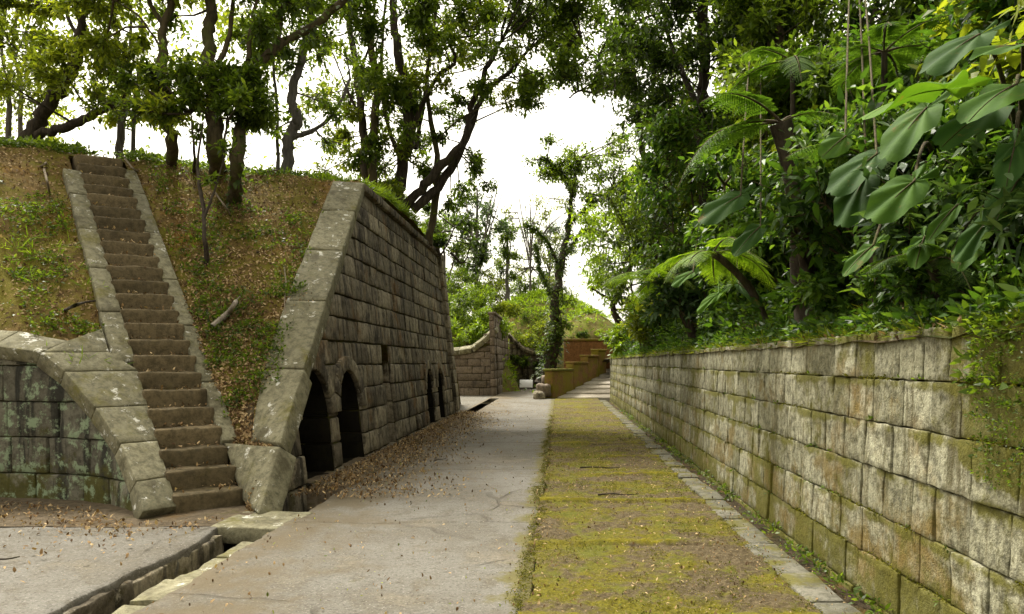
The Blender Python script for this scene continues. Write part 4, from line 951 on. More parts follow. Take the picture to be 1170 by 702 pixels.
for k, (lab, limbs, blobs, lf, bk, ln) in enumerate(T_):
    tree('broadleaf_tree', lab, limbs, blobs, bark=bk, leaf=lf, ln=ln, seed=60 + k, group='trees on the right bank')
# distant wood behind, one mass
mb = MB(); gd = np.random.default_rng(3)
def mass(name, pts, r, n, ln, mat, g, hexs=False, tw=7):
    mb = MB()
    for p in pts: blob_leaves(mb, None, p - np.array([0, 0, r]), p, r * g.uniform(.7, 1.3), n, ln, g, hexs=hexs, twigs=tw)
    return tag(mb.build(name, M[mat]), kind='stuff')
pts = []
for k in range(150):
    x, y = gd.uniform(8.5, 20), gd.uniform(10, 40); pts.append(np.array([x, y, gd.uniform(3.5, 12)]))
mass('woods', pts, 1.2, 150, .22, 'leaf_dark', gd)
pts = [np.array([gd.uniform(-45, 45), gd.uniform(75, 105), gd.uniform(2, 6.5)]) for k in range(130)]
mass('woods', pts, 2.2, 110, .45, 'leaf_yellow', gd)
pts = [np.array([gd.uniform(-26, -7.5), gd.uniform(18, 32), gd.uniform(5.5, 15)]) for k in range(120)]
mass('woods', pts, 1.0, 130, .2, 'leaf_yellow', gd)

# hanging vines on the right trees
for k, (px, py, D, L_, lab) in enumerate(((775, 40, 14.5, 2.4, 'longest brown vine hanging before the vine hung trunk'), (792, 60, 14.3, 1.8, 'short straight vine hanging close to the vine hung trunk'), (815, 20, 14.2, 2.8, 'pair of twisted vines dangling right of the vine hung trunk'), (700, 60, 19, 1.6, 'thin vine dangling from the bough over the sky gap'))):
    a = at(px, py, D); mb = MB()
    for j in range(2):
        s = np.linspace(0, 1, 16)[:, None]; p = a + np.array([.12 * j, 0, 0]) + s * np.array([.15, 0, -L_]) + .16 * np.sin(s * 6 + j * 2) * np.array([1, .6, 0]); mb.tube(p, .007, 5)
    tag(mb.build('vine', M['bark_grey'], None, tuple(a)), lab, 'vine')

# ---- shrubs, ferns, taro, undergrowth
def shrub(name, lab, pos, w, h, n, ln, leaf, seed, blobs=9, aspect=.4, droop=.3, up=.6, hexs=True, cat='shrub', stems=4, group=None):
    g = np.random.default_rng(seed); mt, ml = MB(), MB(); pos = np.asarray(pos, float)
    for k in range(blobs):
        a = g.uniform(0, 2 * np.pi); rr = w * math.sqrt(g.random()); z = h * g.uniform(.25, 1) * (1 - .4 * (rr / w) ** 2)
        c = pos + np.array([rr * math.cos(a), rr * math.sin(a), z]); blob_leaves(ml, mt, pos + np.array([.2 * rr * math.cos(a), .2 * rr * math.sin(a), 0]), c, w * .36, n // blobs, ln, g, tw=.006, aspect=aspect, droop=droop, up=up, hexs=hexs, twigs=7)
    r = thing(name, lab, cat, pos, group); mt.build('stem', M['bark_green'], r); ml.build('foliage', M[leaf], r); return r

def bk(px, py, dz=-.05):
    p = hitS(BKF, px, py).copy(); p[2] += dz; return p
SH = [
 (722, 395, 1.1, 1.5, 1500, .17, 'leaf_bright', 'bright green bush spilling over the far end of the right wall'),
 (752, 388, 1.1, 1.3, 1500, .16, 'leaf_yellow', 'yellowish bush on the wall next to the bright far bush'),
 (790, 372, .9, 1.2, 1500, .14, 'leaf_deep', 'mid green bush above the wall, at the foot of the tree fern'),
 (772, 330, 1.3, 1.5, 1600, .17, 'leaf_deep', 'tall loose bush behind the bright far bush'),
 (820, 345, .8, 1.0, 1500, .13, 'leaf_deep', 'dark narrow leaved bush drooping over the middle of the wall'),
 (845, 318, .9, 1.1, 1500, .14, 'leaf_blue', 'blue green drooping plant mound below the dark taro leaf'),
 (880, 338, .75, .9, 1500, .12, 'leaf_deep', 'glossy dark bush hanging above the centre of the wall'),
 (915, 305, .8, 1.0, 1500, .13, 'leaf_deep', 'leafy bush under the tree fern crown'),
 (935, 345, .6, .7, 1300, .1, 'leaf_deep', 'small fresh green bush just above the near half of the wall'),
 (985, 325, .6, .7, 1300, .1, 'leaf_deep', 'small dark bush under the yellowish taro leaf'),
 (1030, 290, .7, .8, 1400, .1, 'leaf_blue', 'blue green bush below the largest taro leaf'),
 (1060, 335, .5, .55, 1300, .08, 'leaf_deep', 'low bright speckled bush over the pale wall blocks'),
 (1110, 300, .6, .7, 1400, .09, 'leaf_deep', 'dark bush behind the serrated fern frond'),
 (1150, 330, .5, .6, 1300, .08, 'leaf_deep', 'leafy bush at the right edge above the mossy wall corner'),
 (1165, 250, .7, .8, 1400, .1, 'leaf_deep', 'shadowy bush high at the right edge of the photo'),
 (850, 250, 1.2, 1.4, 1500, .14, 'leaf_yellow', 'yellow green loose bush behind the blue green plant mound'),
 (960, 250, .9, 1.1, 1500, .12, 'leaf_deep', 'dark thicket in the hollow beneath the tree fern'),
 (1080, 240, .8, 1.0, 1500, .11, 'leaf_deep', 'dark thicket behind the large hanging taro leaf'),
 (735, 350, 1.2, 1.6, 1500, .18, 'leaf_bright', 'light bush standing behind the far bright bush, reaching the crooked tree'),
 (900, 215, 1.2, 1.4, 1500, .14, 'leaf_deep', 'green thicket climbing the slope behind the long fern frond'),
]
for k, (px, py, w, h, n, ln, lf, lab) in enumerate(SH):
    p = bk(px, py + (18 if px > 900 else 10)); shrub('shrub', lab, p, w, h, n, ln, lf, 200 + k, group='bushes on the right bank', aspect=.34 if k % 3 else .45, droop=.5)
protos = [o for o in COL.objects if o.get('group') == 'bushes on the right bank' and o.parent is None]
gb = np.random.default_rng(41)
for k in range(115):
    y = 3.6 + 24 * gb.random() ** 1.25; x = 2.55 + min(4.6, .9 + .22 * y) * gb.random() ** .8
    src = protos[[5, 6, 7, 13, 15, 19, 2, 4][k % 8]]; s = (.75 + .035 * y) * gb.uniform(.75, 1.15)
    copy_thing(src, (x, y, float(bankz(np.float64(x), np.float64(y))) - .08), gb.uniform(0, 6.28), min(s, 1.25), 'dense leafy bush in the unbroken green mass covering the right bank', 'bushes massed on the right bank')
TS = [(690, 780, 215, 360, 19, 23, .75, 26, 'leaf_mid', 'tall bush standing at the left end of the bank foliage, beside the sky'),
      (740, 840, 130, 300, 13, 16, .6, 34, 'leaf_deep', 'tall bush in front of the slim double stem tree'),
      (810, 910, 175, 310, 9.5, 12, .45, 34, 'leaf_deep', 'tall bush behind the wide bluish taro leaf'),
      (850, 960, 60, 200, 10, 12.5, .5, 30, 'leaf_mid', 'tall bush reaching up behind the long pale frond'),
      (900, 1000, 120, 290, 7.6, 9.4, .38, 34, 'leaf_deep', 'tall bush around the stem of the tall tree fern'),
      (985, 1090, 40, 190, 8.6, 10.5, .42, 30, 'leaf_deep', 'tall bush filling the hollow above the long lime taro leaf'),
      (1020, 1110, 170, 320, 6.2, 7.4, .32, 34, 'leaf_deep', 'tall bush behind the largest hanging taro blade'),
      (1090, 1200, 60, 240, 6.6, 8, .36, 34, 'leaf_deep', 'tall bush behind the dark taro at the upper right edge'),
      (1090, 1190, 220, 330, 5.2, 6.2, .26, 30, 'leaf_deep', 'tall bush behind the serrated fern by the right edge')]
for k, (xa, xb, ya, yb_, da, db, r, n, lf, lab) in enumerate(TS):
    xm, dm = (xa + xb) / 2, (da + db) / 2; b = rb(xm, dm); m_ = at(xm, (ya + yb_) / 2, dm)
    tree('tall_shrub', lab, [([b, (b + m_) / 2 + np.array([.1, 0, .1]), m_], .05, .02), ([b, b * .4 + m_ * .6 + np.array([-.3, .1, 0]), m_ + np.array([-.4, 0, .4])], .035, .015), ([b, b * .5 + m_ * .5 + np.array([.3, .1, 0]), m_ + np.array([.45, 0, .3])], .035, .015)],
         scat(g, n, xa, xb, ya, yb_, da, db, r, 125), leaf=lf, bark='bark_green', ln=.105 if dm < 9 else .13, seed=500 + k, cat='shrub', hexs=True, aspect=.38, droop=.35)
# left, far: shrubs on the mound behind the second bay
SH2 = [(532, 378, 40, 1.7, 1.9, 'leaf_bright', 'large bright shrub above the far upswept coping'), (556, 368, 40, 1.4, 1.6, 'leaf_bright', 'lime green shrub next to the second facade top'), (545, 340, 43, 1.8, 1.7, 'leaf_bright', 'rounded fresh green shrub crowning the far left mound'),
       (515, 350, 41, 1.6, 1.8, 'leaf_mid', 'deeper green shrub peeping past the facade corner pier'), (575, 352, 45, 1.2, 1.2, 'leaf_yellow', 'yellow green shrub at the right foot of the far left mound'), (528, 320, 46, 1.8, 1.9, 'leaf_mid', 'topmost shrub of the far left mound')]
for k, (px, py, D, w, h, lf, lab) in enumerate(SH2):
    p = at(px, py, D); p[2] -= h * .55; shrub('shrub', lab, p, w, h, 1900, .2, lf, 260 + k, group='shrubs on the far mound', hexs=False, blobs=14)
SH3 = [(590, 385, 47, 1.2, .9, 'leaf_yellow', 'weedy shrub on top of the end wall, left part'), (612, 392, 47, 1.1, .8, 'leaf_yellow', 'trailing olive shrub hanging on the middle of the end wall'), (628, 372, 48.5, 1.3, 1.0, 'leaf_yellow', 'pale weedy shrub on the slope above the end wall'), (600, 362, 50, 1.6, 1.0, 'leaf_mid', 'broad low shrub across the slope above the end wall'),
       (592, 412, 45.6, .7, .7, 'leaf_mid', 'green creeper patch on the left end of the end wall'), (622, 416, 45.6, .7, .7, 'leaf_dark', 'dark creeper patch near the boulders on the end wall'), (668, 384, 41.5, .8, .5, 'leaf_dark', 'dark low shrub along the top of the rust orange wall')]
for k, (px, py, D, w, h, lf, lab) in enumerate(SH3):
    p = at(px, py, D); p[2] -= h * .5; shrub('shrub', lab, p, w, h, 1300, .16, lf, 280 + k, group='weeds on the end wall', hexs=False, blobs=10)

def frond_mesh(L, droop, npin, plen, g, tw=.5, lobes=11, side=0.):
    """one fern frond along +X in its own frame; pinnae carry small leaflets"""
    ml, ms = MB(), MB(); t = np.linspace(0, 1, 22); x = L * (t - .18 * droop * t ** 2); z = L * (.35 * t - droop * t ** 2 * .75); y = side * t ** 2 * L
    P = np.stack([x, y, z], -1); ms.tube(P, np.linspace(.012, .003, 22) * (L / 1.3 + .3), 5, .3)
    T = unit(np.gradient(P, axis=0))
    for k in range(npin):
        s = .16 + .84 * k / npin; w = plen * L * (math.sin(math.pi * min(1, (s * .88 + .12))) ** .75) * (1.15 - .25 * s) + .01; i = s * 21; i0 = min(int(i), 20); p = P[i0] + (P[i0 + 1] - P[i0]) * (i - i0); tt = T[i0]
        for sd in (-1, 1):
            d = unit(np.array([0, sd, 0]) + tt * (.35 + .35 * s) + np.array([0, 0, g.uniform(-.15, .1) - .1 + .0])); nl = max(3, int(lobes * w / (plen * L))); q = np.linspace(.08, 1, nl)[:, None]
            pp = p + d * w * q + np.array([0, 0, -1]) * (w * .22 * q ** 2); lw = w * .26 * (1 - .8 * q[:, 0] ** 1.5) + .004; up_ = np.cross(tt, d); up_ = up_ if up_[2] > 0 else -up_
            r = np.clip(.5 + g.normal(size=nl) * .12 + g.normal() * .1, 0, 1)
            for s2 in (-1, 1):
                ax = unit(tt * s2 * .8 + d * .6); leaf_mesh(ml, pp, np.broadcast_to(ax, (nl, 3)), np.broadcast_to(up_, (nl, 3)), lw * 1.05, lw * .28 + w / nl * .22, r, fold=.05, hexs=False, bend=.1)
    return ml, ms

def fern(name, lab, pos, L, nf, leaf, seed, droop=.75, trunk=0., group=None, az=None, plen=.22, elev=0.):
    g = np.random.default_rng(seed); pos = np.asarray(pos, float); r = thing(name, lab, 'fern', pos, group)
    top = pos + np.array([0, 0, trunk])
    bx, by = max(pos[0] + .1, 2.45), pos[1] + .25; b0 = np.array([bx, by, float(bankz(np.float64(bx), np.float64(by))) - .1])
    if trunk or top[2] - b0[2] > .25:      # rooted on the bank, leaning out to where the crown hangs
        mb = MB(); s = np.linspace(0, 1, 14)[:, None]; m_ = np.array([b0[0] * .8 + top[0] * .2, b0[1] * .7 + top[1] * .3, b0[2] * .35 + top[2] * .65]); w_ = .1 if trunk else .035
        mb.tube((1 - s) ** 2 * b0 + 2 * s * (1 - s) * m_ + s * s * top, np.linspace(w_ * 1.3, w_, 14), 9, .5, 0, .5, seed); r.location = tuple(b0); mb.build('trunk', M['bark'], r)
    for k in range(nf):
        a = (az[k] if az is not None else 2 * np.pi * k / nf + g.uniform(-.25, .25)); l = L * g.uniform(.6, 1.15)
        ml, ms = frond_mesh(l, droop * g.uniform(.75, 1.25), int(20 + 7 * l), plen, g, side=g.uniform(-.12, .12)); ca, sa = math.cos(a), math.sin(a); Rz = np.array([[ca, -sa, 0], [sa, ca, 0], [0, 0, 1]])
        tl = elev + g.uniform(-.35, .3); ct, st_ = math.cos(tl), math.sin(tl); Ry = np.array([[ct, 0, -st_], [0, 1, 0], [st_, 0, ct]])
        for mm in (ml, ms): mm.v = [(v @ (Rz @ Ry).T) + top for v in mm.v]
        f = ml.build('frond', M[leaf], r); ms.build('rachis', M['bark_green'], f)
    return r
fern('tree_fern', 'tall tree fern with a dark stem and wide drooping crown above the wall', bk(985, 262), 1.9, 13, 'fern', 300, .8, .7, plen=.2)
fern('tree_fern', 'tree fern whose longest pale frond stretches left over the bank', at(893, 140, 7.2) - np.array([0, 0, 1.3]), 1.3, 6, 'fern', 301, .7, 1.3, az=[2.9, 3.3, 2.3, 1.0, -.8, -2.6], plen=.19)
fern('tree_fern', 'bright yellow green tree fern over the far part of the wall', at(758, 322, 13.2) - np.array([0, 0, .9]), 1.3, 9, 'fern_bright', 302, .7, .9)
fern('fern', 'fern with a long serrated frond arching left beside the right edge', at(1190, 215, 4.6), 1.0, 6, 'fern', 303, .7, 0, az=[3.0, 3.5, 2.5, 4.0, 1.9, 4.6], plen=.2)
fern('tree_fern', 'high tree fern spreading feathery fronds near the top of the photo', at(955, 85, 10.5) - np.array([0, 0, 1.5]), 1.6, 10, 'fern', 304, .65, 1.6)
fern('fern', 'ground fern with yellow fronds between dark bushes at the wall middle', bk(900, 300), .8, 9, 'fern_bright', 305, .7)
fern('fern', 'ground fern hanging over the wall rim left of the pale blocks', bk(965, 355), .5, 9, 'fern', 306, .8)
fern('fern', 'young light fern at the foot of the tall tree fern', bk(930, 275), .75, 9, 'fern_bright', 307, .6)
fern('fern', 'fern in the shade beneath the topmost taro leaves', bk(1120, 235), .8, 9, 'fern', 308, .7)
fern('tree_fern', 'small tree fern in the upper right wood', at(1080, 70, 8.5) - np.array([0, 0, 1.]), 1.4, 10, 'fern', 309, .65, 1.0)
fern('fern', 'large arching fern beside the yellowish bush far along the wall', bk(775, 355), 1.2, 10, 'fern_bright', 310, .75)
fern('fern', 'small fern growing at the corner of the mossy wall end', bk(1140, 350), .42, 9, 'fern_bright', 311, .8)

fern('fern', 'fern with fronds hanging in front of the tall bush over the wall middle', at(905, 262, 7.0), .85, 7, 'fern', 312, .8)
fern('fern', 'fern fanning out below the long lime taro leaf', at(1000, 185, 6.0), .8, 7, 'fern', 313, .75)
fern('fern', 'fern drooping between the wide bluish taro leaf and the wall', at(815, 290, 8.4), 1.0, 9, 'fern_bright', 314, .8)
fern('fern', 'fern high in the foliage, left of the upper right taro leaves', at(1010, 60, 7.6), 1.0, 7, 'fern', 315, .75)
fern('fern', 'feathery fern sticking out above the long pale frond', at(905, 70, 9.8), 1.1, 7, 'fern', 316, .8)
fern('fern', 'small drooping fern above the second wall block from the mossy corner', at(1065, 300, 4.6), .55, 8, 'fern', 317, .8)
# taro: blades set one by one
def taro_blade(att, tip, nrm, wid, g, ms, mb):
    att = np.asarray(att, float); tip = np.asarray(tip, float); L = np.linalg.norm(tip - att); ax = unit(tip - att); n = unit(nrm - ax * (nrm @ ax)); sd = np.cross(n, ax)
    th = np.linspace(-np.pi * .94, np.pi * .94, 61); rad = np.linspace(0, 1, 9)
    out = []
    for q in th:
        a = abs(q); 
        if a < 2.1: r = 1 / ((abs(math.cos(q / 1.35)) + 1e-3) ** -.0) * (1.0 * math.cos(min(a, 2.1) * .62) ** 1.35 + .0)
        else: r = .33 + (.16 * math.sin((a - 2.1) / .85 * math.pi * .75))
        r *= 1 + .022 * math.sin(q * 13) + .015 * math.sin(q * 29 + 1)
        out.append((r * math.cos(q), r * math.sin(q)))
    out = np.array(out); xs, ys = out[:, 0], out[:, 1] * wid * .56 / .62
    X = rad[:, None] * xs[None]; Y = rad[:, None] * ys[None]
    vein = np.cos(np.abs(th) * 9)[None] * rad[:, None] ** .7
    Z = -.2 * X ** 2 * np.sign(X) * (X > 0) - .5 * Y ** 2 + .16 * np.abs(Y) + .022 * vein + .03 * np.sin(th * 7 + g.uniform(0, 6))[None] * rad[:, None] ** 2
    P = att + (X[..., None] * ax + Y[..., None] * sd + Z[..., None] * n) * L
    rn = np.clip(.42 + .22 * np.cos(np.abs(th) * 9)[None] + .12 * (1 - rad[:, None]) + 0 * X, 0, 1)
    mb.grid(P, rn)
    mid = att + np.linspace(0, 1, 10)[:, None] * ax * L * .98; xm = np.linspace(0, .98, 10); mid = mid + n * ((-.2 * xm ** 2) * L + .004)[:, None]
    ms.tube(mid, np.linspace(.008, .002, 10) * (L + .4), 5, .9)

def taro(lab, base, leaves, seed, mat='taro'):
    g = np.random.default_rng(seed); base = np.asarray(base, float); r = thing('taro_plant', lab, 'plant', base, 'giant taro plants on the right bank')
    for (apx, tpx, D0, D1, nrm, wid, mt) in leaves:
        a, t = at(*apx, D0), at(*tpx, D1); a = t + (a - t) * .74; mb, ms = MB(), MB(); taro_blade(a, t, np.array(nrm, float), wid, g, ms, mb)
        lf = mb.build('leaf', M[mt], r); s = np.linspace(0, 1, 14)[:, None]; mid = (base + a) / 2 + np.array([0, 0, .35 * np.linalg.norm(a - base)])
        ms.tube((1 - s) ** 2 * base + 2 * s * (1 - s) * mid + s * s * a, np.linspace(.022, .009, 14), 7, .6); ms.build('stalk', M['bark_green'] if mt != 'taro_bright' else M['taro'], lf)
taro('giant taro holding the large hanging blade above the pale wall blocks', bk(1075, 262), [((1060, 196), (998, 243), 4.39, 4.21, (-.35, -.75, .55), .6, 'taro'), ((1112, 100), (980, 110), 4.21, 3.87, (-.15, .06, 1), .55, 'taro_bright'), ((1010, 272), (962, 308), 4.56, 4.47, (-.3, -.4, .8), .42, 'taro'), ((1075, 108), (1010, 172), 4.73, 4.56, (-.2, -.35, .9), .6, 'taro')], 400)
taro('giant taro with broad dark leaves fanning at the upper right edge', bk(1165, 225), [((1160, 112), (1075, 152), 4.04, 3.87, (-.15, -.45, .85), .6, 'taro_dark'), ((1140, 30), (1058, 70), 4.47, 4.30, (-.2, -.4, .85), .6, 'taro_dark'), ((1185, 55), (1120, 48), 3.96, 3.70, (.1, -.25, 1), .5, 'taro'), ((1165, 150), (1148, 205), 3.78, 3.61, (-.5, -.6, .6), .5, 'taro_dark'), ((1180, 90), (1105, 120), 3.87, 3.61, (-.1, -.3, 1), .55, 'taro'), ((1190, 170), (1130, 250), 3.87, 3.70, (-.4, -.5, .7), .45, 'taro_dark')], 401)
taro('dark taro with one drooping leaf near the tree fern stem', bk(975, 275), [((1020, 165), (948, 212), 5.33, 5.16, (-.3, -.5, .75), .6, 'taro_dark'), ((975, 150), (940, 175), 5.59, 5.50, (-.1, -.8, .5), .7, 'taro'), ((1000, 185), (960, 250), 5.42, 5.16, (-.4, -.6, .6), .5, 'taro_dark')], 402)
taro('taro with a wide bluish leaf over the middle of the bank', bk(870, 290), [((862, 216), (800, 247), 7.0, 6.8, (-.3, -.6, .7), .62, 'taro_dark'), ((880, 250), (838, 285), 6.9, 6.7, (-.3, -.6, .7), .5, 'taro_dark')], 403)
taro('taro with narrow pale leaves low above the wall far middle', bk(820, 340), [((800, 308), (768, 322), 9.5, 9.2, (-.2, -.5, .8), .4, 'taro'), ((830, 330), (796, 352), 9., 8.8, (-.2, -.5, .8), .35, 'taro_bright'), ((835, 318), (872, 345), 8.8, 8.4, (0, -.6, .7), .4, 'taro_dark')], 404)
taro('taro with drooping spear leaves right of the speckled bush', bk(1130, 300), [((1105, 225), (1060, 265), 4.32, 4.14, (-.3, -.5, .8), .3, 'taro'), ((1150, 232), (1092, 288), 3.96, 3.78, (-.35, -.5, .8), .32, 'taro_dark'), ((1120, 265), (1095, 300), 4.14, 3.96, (-.3, -.6, .7), .5, 'taro'), ((1060, 262), (1045, 300), 4.50, 4.32, (-.4, -.7, .6), .5, 'taro')], 405)

# undergrowth along the rim of the right wall and on the bank: uncountable
def clumps(P, nr, g, n, ln, sp, ml, lo=.2, hi=.8, up=.5, asp=.42, rise=.08):
    k = len(P); i = np.repeat(np.arange(k), n); m = k * n; bs = np.repeat(np.clip(.5 + g.normal(size=k) * .14, lo, hi), n); sc = np.repeat(g.uniform(.6, 1.4, k), n)
    d = rvec(g, m); d[:, 2] = np.abs(d[:, 2]) * .6
    leaf_mesh(ml, P[i] + d * sp * sc[:, None] + np.array([0, 0, rise]) * g.random((m, 1)), d + rvec(g, m) * .5, rvec(g, m) * (1 - up) + np.array([0, 0, up]), ln * sc * g.uniform(.6, 1.2, m), ln * asp * sc * g.uniform(.7, 1.2, m), np.clip(bs + g.normal(size=m) * .14, 0, 1))
gu = np.random.default_rng(77)
mb = MB(); n = 1700
y = .2 + 31.4 * gu.random(n) ** 1.7; x = 2.18 + .75 * gu.random(n) ** 1.3; P = np.stack([x, y, bankz(x, y)], -1); clumps(P, None, gu, 12, .075, .09, mb, rise=.12)
n = 4300; y = .2 + 32.4 * gu.random(n) ** 1.3; x = 2.4 + 4.2 * gu.random(n); P = np.stack([x, y, bankz(x, y)], -1); clumps(P, None, gu, 14, .12, .2, mb, rise=.4, asp=.35)
tag(mb.build('undergrowth', M['leaf_deep']), kind='stuff')
mb = MB(); n = 1500; y = 2.6 + 29 * gu.random(n) ** 1.5; x = 2.1 + .45 * gu.random(n); P = np.stack([x, y, bankz(x, y) - .01], -1); clumps(P, None, gu, 9, .1, .04, mb, up=.1, asp=.09, rise=.05)
tag(mb.build('grass', M['leaf_yellow']), kind='stuff')
# weeds in the wall joints and along the gutter
mb = MB(); n = 90; y = 2.9 + 20 * gu.random(n) ** 1.6; zr = gu.choice([.31, .6, .9, 1.2, 1.49], n); P = np.stack([2.05 + .035 * zr, y, zr], -1); clumps(P, None, gu, 9, .03, .03, mb, rise=.0)
n = 200; y = 2.5 + 22 * gu.random(n) ** 1.5; P = np.stack([1.93 + .1 * gu.random(n), y, np.zeros(n)], -1); clumps(P, None, gu, 9, .045, .045, mb, rise=.06)
n = 200; P = np.stack([2.05 + .03 * gu.random(n), 3.3 + .45 * gu.random(n) ** 1.0, 1.0 + .85 * gu.random(n)], -1); P = P[(P[:, 1] < 3.9)]; clumps(P, None, gu, 7, .022, .03, mb, rise=-.02)
n = 46; P = np.stack([2.08 + .1 * gu.random(n), 3.55 + .35 * gu.random(n), 1.45 + .4 * gu.random(n)], -1); clumps(P, None, gu, 10, .06, .06, mb, rise=.0)
tag(mb.build('weeds', M['leaf_mid']), kind='stuff')

mb = MB(); n = 2600; y = 2.9 + 22 * gu.random(n) ** 1.8; zr = gu.choice([.31, .6, .9, 1.2, 1.49], n); keep = fbm(np.stack([y * 1.3, zr * 3, 0 * y], -1), 3, 6) > -.02; P = np.stack([2.065 + .035 * zr, y, zr + gu.normal(size=n) * .006], -1)[keep]
clumps(P, None, gu, 9, .014, .022, mb, rise=.0, asp=.6)
n = 2600; y = 2.6 + 20 * gu.random(n) ** 1.5; P = np.stack([np.where(gu.random(n) < .7, -.24 + .1 * fbm(np.stack([y * 2, 0 * y, 0 * y], -1), 3, 31), 1.64) + gu.normal(size=n) * .035, y, np.full(n, .008)], -1); clumps(P, None, gu, 9, .012, .022, mb, rise=.0, asp=.6)
n = 5200; y = 2.7 + 15 * gu.random(n) ** 1.4; x = gu.uniform(-.25, 1.66, n); kp = fbm(np.stack([x * 1.6, y * 1.1, 0 * x], -1), 3, 52) > .08; P = np.stack([x, y, np.full(n, .022)], -1)[kp]; clumps(P, None, gu, 8, .011, .024, mb, rise=.0, asp=.7)
tag(mb.build('moss', M['moss_tuft']), kind='stuff')
# ground cover on the left bank: green seedlings, grass at the crest
mb = MB()
for S, n, a in ((S1, 1600, (.08, .86, .16, 1)), (S2, 700, (.1, .85, .38, 1)), (S3, 750, (.3, 1, .05, 1))):
    p, nr = samp(S, n, gu, *a); keep = fbm(p * 1.3, 2, 9) > -.05; clumps(p[keep], None, gu, 8, .055, .05, mb, rise=.07)
for S, a, n in ((P1, (0, 1, .0, .25), 1600), (P2, (.3, 1, .0, .2), 900)):
    p, nr = samp(S, n, gu, *a); clumps(p, None, gu, 9, .08, .07, mb, rise=.1)
tag(mb.build('ground_cover', M['leaf_mid']), kind='stuff')
mb = MB()
p, nr = samp(P1, 1500, gu, .8, 1.0, .0, .5); clumps(p, None, gu, 10, .2, .05, mb, up=.05, asp=.07, rise=.1)
for S, n in ((S1, 280), (S2, 110), (S3, 130)):
    p, nr = samp(S, n, gu, .05, .95, .3, 1); p = p[fbm(p * .9, 2, 4) > .12]; clumps(p, None, gu, 9, .16, .04, mb, up=.05, asp=.06, rise=.05)
tag(mb.build('grass', M['leaf_bright']), kind='stuff')
# grass on the far mounds
mb = MB()
for D, n in ((DM1, 1500), (DM2, 2500), (DM4, 1500), (DM3, 160)):
    p, nr = samp(D, n, gu); clumps(p, None, gu, 8, .3, .15, mb, up=.2, asp=.2, rise=.1)
tag(mb.build('grass', M['leaf_bright']), kind='stuff')

# fallen leaves
def litter(mb, P, nr, g, l0=.025, l1=.07, lift=.006):
    n = len(P); l = g.uniform(l0, l1, n); leaf_mesh(mb, P + nr * lift * g.uniform(.5, 2.2, (n, 1)), rvec(g, n) - nr * (rvec(g, n) * nr).sum(1, keepdims=True), nr + .35 * rvec(g, n), l, l * g.uniform(.35, .6, n), g.random(n), fold=.2, bend=-.1)
mb = MB()
for S, n, a in ((S1, 16000, (0, 1, .02, 1)), (S2, 3500, (.05, 1, .02, 1)), (S3, 7000, (.3, 1, .02, 1)), (P1, 4000, (0, 1, 0, .3)), (P2, 2500, (.3, 1, 0, .25))):
    p, nr = samp(S, n, gu, *a); litter(mb, p, nr, gu, .022, .066, .012)
up_ = np.array([0, 0, 1.])
def flat(n, x, y, z=.004): 
    P = np.stack([x, y, np.full(n, z) if np.ndim(z) == 0 else z], -1); return P, np.broadcast_to(up_, (n, 3))
n = 8000; y = 8.8 + 15 * gu.random(n) ** 1.2; x = -3.15 + np.abs(gu.normal(size=n)) * (.5 + .35 * (fbm(np.stack([y * .8, 0 * y, 0 * y], -1), 2, 3) + .4)); k = x < -.6; p, nr = flat(k.sum(), x[k], y[k], .012 + .035 * (x[k] < -2.7)); litter(mb, p, nr, gu, .014, .062, .006)
n = 1500; p, nr = flat(n, -2.7 + 2.45 * gu.random(n) ** 1.4, 2.5 + 28 * gu.random(n) ** 1.5, .012); litter(mb, p, nr, gu, .008, .042)
n = 9000; p, nr = flat(n, gu.uniform(-.3, 1.9, n), 2.6 + 24 * gu.random(n) ** 1.3, .026); litter(mb, p, nr, gu, .006, .034)
n = 260; p, nr = flat(n, -.22 + .12 * np.abs(gu.normal(size=n)), 2.6 + 22 * gu.random(n) ** 1.4, .02); litter(mb, p, nr, gu, .02, .05)
n = 1600; x = gu.uniform(-11, -3.4, n); y = np.interp(-x, [3.4, 4.2, 5.2, 6.6, 12], [7.6, 7.4, 8.2, 8.7, 8.8]) - np.abs(gu.normal(size=n)) * .55; p, nr = flat(n, x, y, .02); litter(mb, p, nr, gu, .02, .06)
n = 350; p, nr = flat(n, gu.uniform(-9, -3.4, n), gu.uniform(4, 7.4, n), .018); litter(mb, p, nr, gu, .012, .05)
for k in range(N):   # on the treads
    n = 34; z = (k + 1) * r_; u = gu.random(n)[:, None]; v = gu.random(n)[:, None] ** .7; a, b = SL(k * r_), SR(k * r_); q = a + (b - a) * u + UD * .28 * v; p = np.concatenate([q, np.full((n, 1), z + .012)], 1); litter(mb, p, np.broadcast_to(up_, (n, 3)), gu, .02, .06)
n = 3200; y = .5 + 30 * gu.random(n) ** 1.4; x = 2.12 + .6 * gu.random(n); p, nr = flat(n, x, y, bankz(x, y) + .02); litter(mb, p, nr, gu, .025, .08, .01)
tag(mb.build('leaf_litter', M['litter']), kind='stuff')
mb = MB(); n = 500; y = 2.5 + 20 * gu.random(n) ** 1.5; p, nr = flat(n, gu.uniform(-2.6, 1.8, n), y, .02); litter(mb, p, nr, gu, .01, .035)
tag(mb.build('fallen_yellow_leaves', M['leaf_yellow']), kind='stuff')

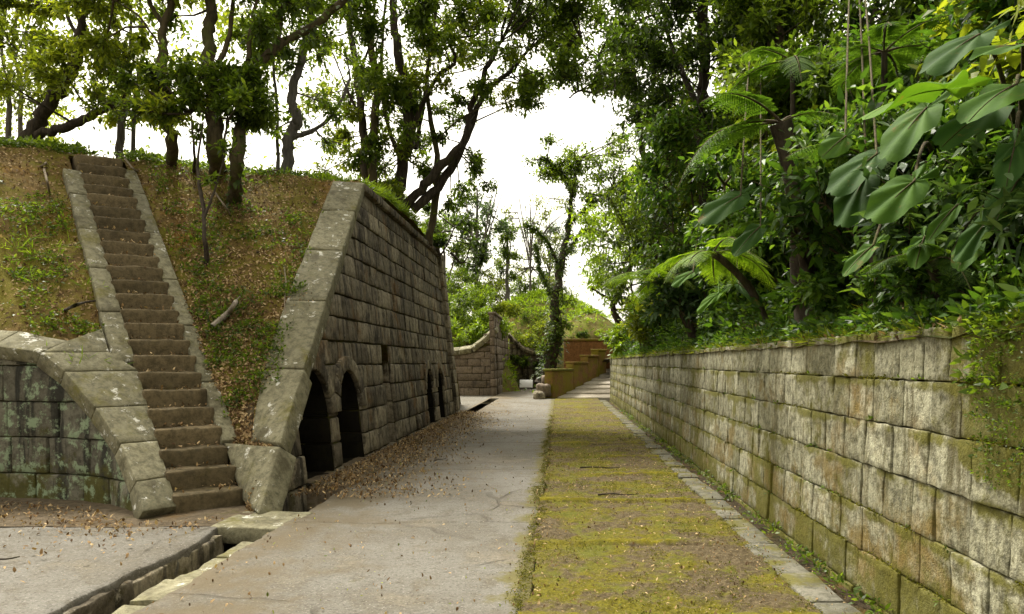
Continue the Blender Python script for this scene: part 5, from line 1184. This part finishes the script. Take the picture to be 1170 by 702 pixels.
# sticks, roots and vines lying on the left bank
STK = [([(243, 380), (252, 372), (262, 362), (270, 352), (272, 343)], .04, .025, 'deadwood', 'pale crooked dead branch lying on the bank between stairs and facade', 'fallen_branch', 'branch'),
       ([(5, 230), (25, 212), (48, 196), (62, 184), (80, 178)], .022, .012, 'twig_pale', 'pale root creeping toward the stair head from the left', 'root', 'root'),
       ([(50, 198), (56, 225), (62, 250), (68, 272)], .018, .01, 'twig_pale', 'thin pale stick leaning down the bank left of the stairs', 'fallen_branch', 'branch'),
       ([(245, 225), (262, 250), (278, 275), (294, 292), (318, 285)], .016, .01, 'twig_pale', 'long curved vine trailing down the bank from the tree clump', 'vine', 'vine'),
       ([(302, 172), (312, 180), (318, 195), (320, 207)], .02, .012, 'twig_pale', 'short hooked root near the bank crest below the grey trunk', 'root', 'root'),
       ([(325, 310), (326, 330), (325, 352), (328, 375)], .012, .008, 'twig_pale', 'straight thin twig lying near the sloped coping', 'fallen_branch', 'branch'),
       ([(140, 182), (155, 200), (180, 205), (196, 222)], .018, .01, 'twig_pale', 'wiggling root just right of the stair head', 'root', 'root'),
       ([(230, 345), (250, 335), (275, 322), (298, 300)], .018, .012, 'bark', 'dark thin branch lying across the middle of the bank', 'fallen_branch', 'branch'),
       ([(50, 372), (75, 362), (95, 352), (108, 350)], .022, .014, 'bark', 'dark rotten branch above the curved wall coping', 'fallen_branch', 'branch')]
for (pl, r0, r1, m, lab, nm, ct) in STK:
    w = np.array([hill(*q) for q in pl]); s = smooth(w, 7); s[:, 2] += r0 + .05; mb = MB(); mb.tube(s, np.linspace(r0, r1, len(s)), 8, .5, 0, .4, 3)
    if nm == 'fallen_branch' and r0 > .03: mb.tube(np.array([s[14], s[14] + [.12, -.1, .12], s[14] + [.2, -.12, .2]]), [.018, .014, .008], 6)
    tag(mb.build(nm, M[m], None, tuple(w[0])), lab, ct)
for k, (x, y, a, l, lab) in enumerate(((.45, 8.9, .2, .5, 'dark short twig lying on the mossy strip below the second ridge'), (-2.0, 12, 1.2, .35, 'small brown twig on the concrete path among fallen leaves'), (.3, 11.2, .1, .6, 'longest twig lying across the mossy strip'), (-4.6, 5.9, .7, .3, 'small light stick on the grey slab left of the drain'))):
    mb = MB(); s = np.linspace(0, 1, 8)[:, None]; mb.tube(np.array([x, y, .03]) + s * np.array([math.cos(a), math.sin(a), 0]) * l + .02 * np.sin(s * 6) * np.array([0, 1, .3]), np.linspace(.012, .005, 8), 6)
    tag(mb.build('twig', M['bark'], None, (x, y, 0)), lab, 'twig')
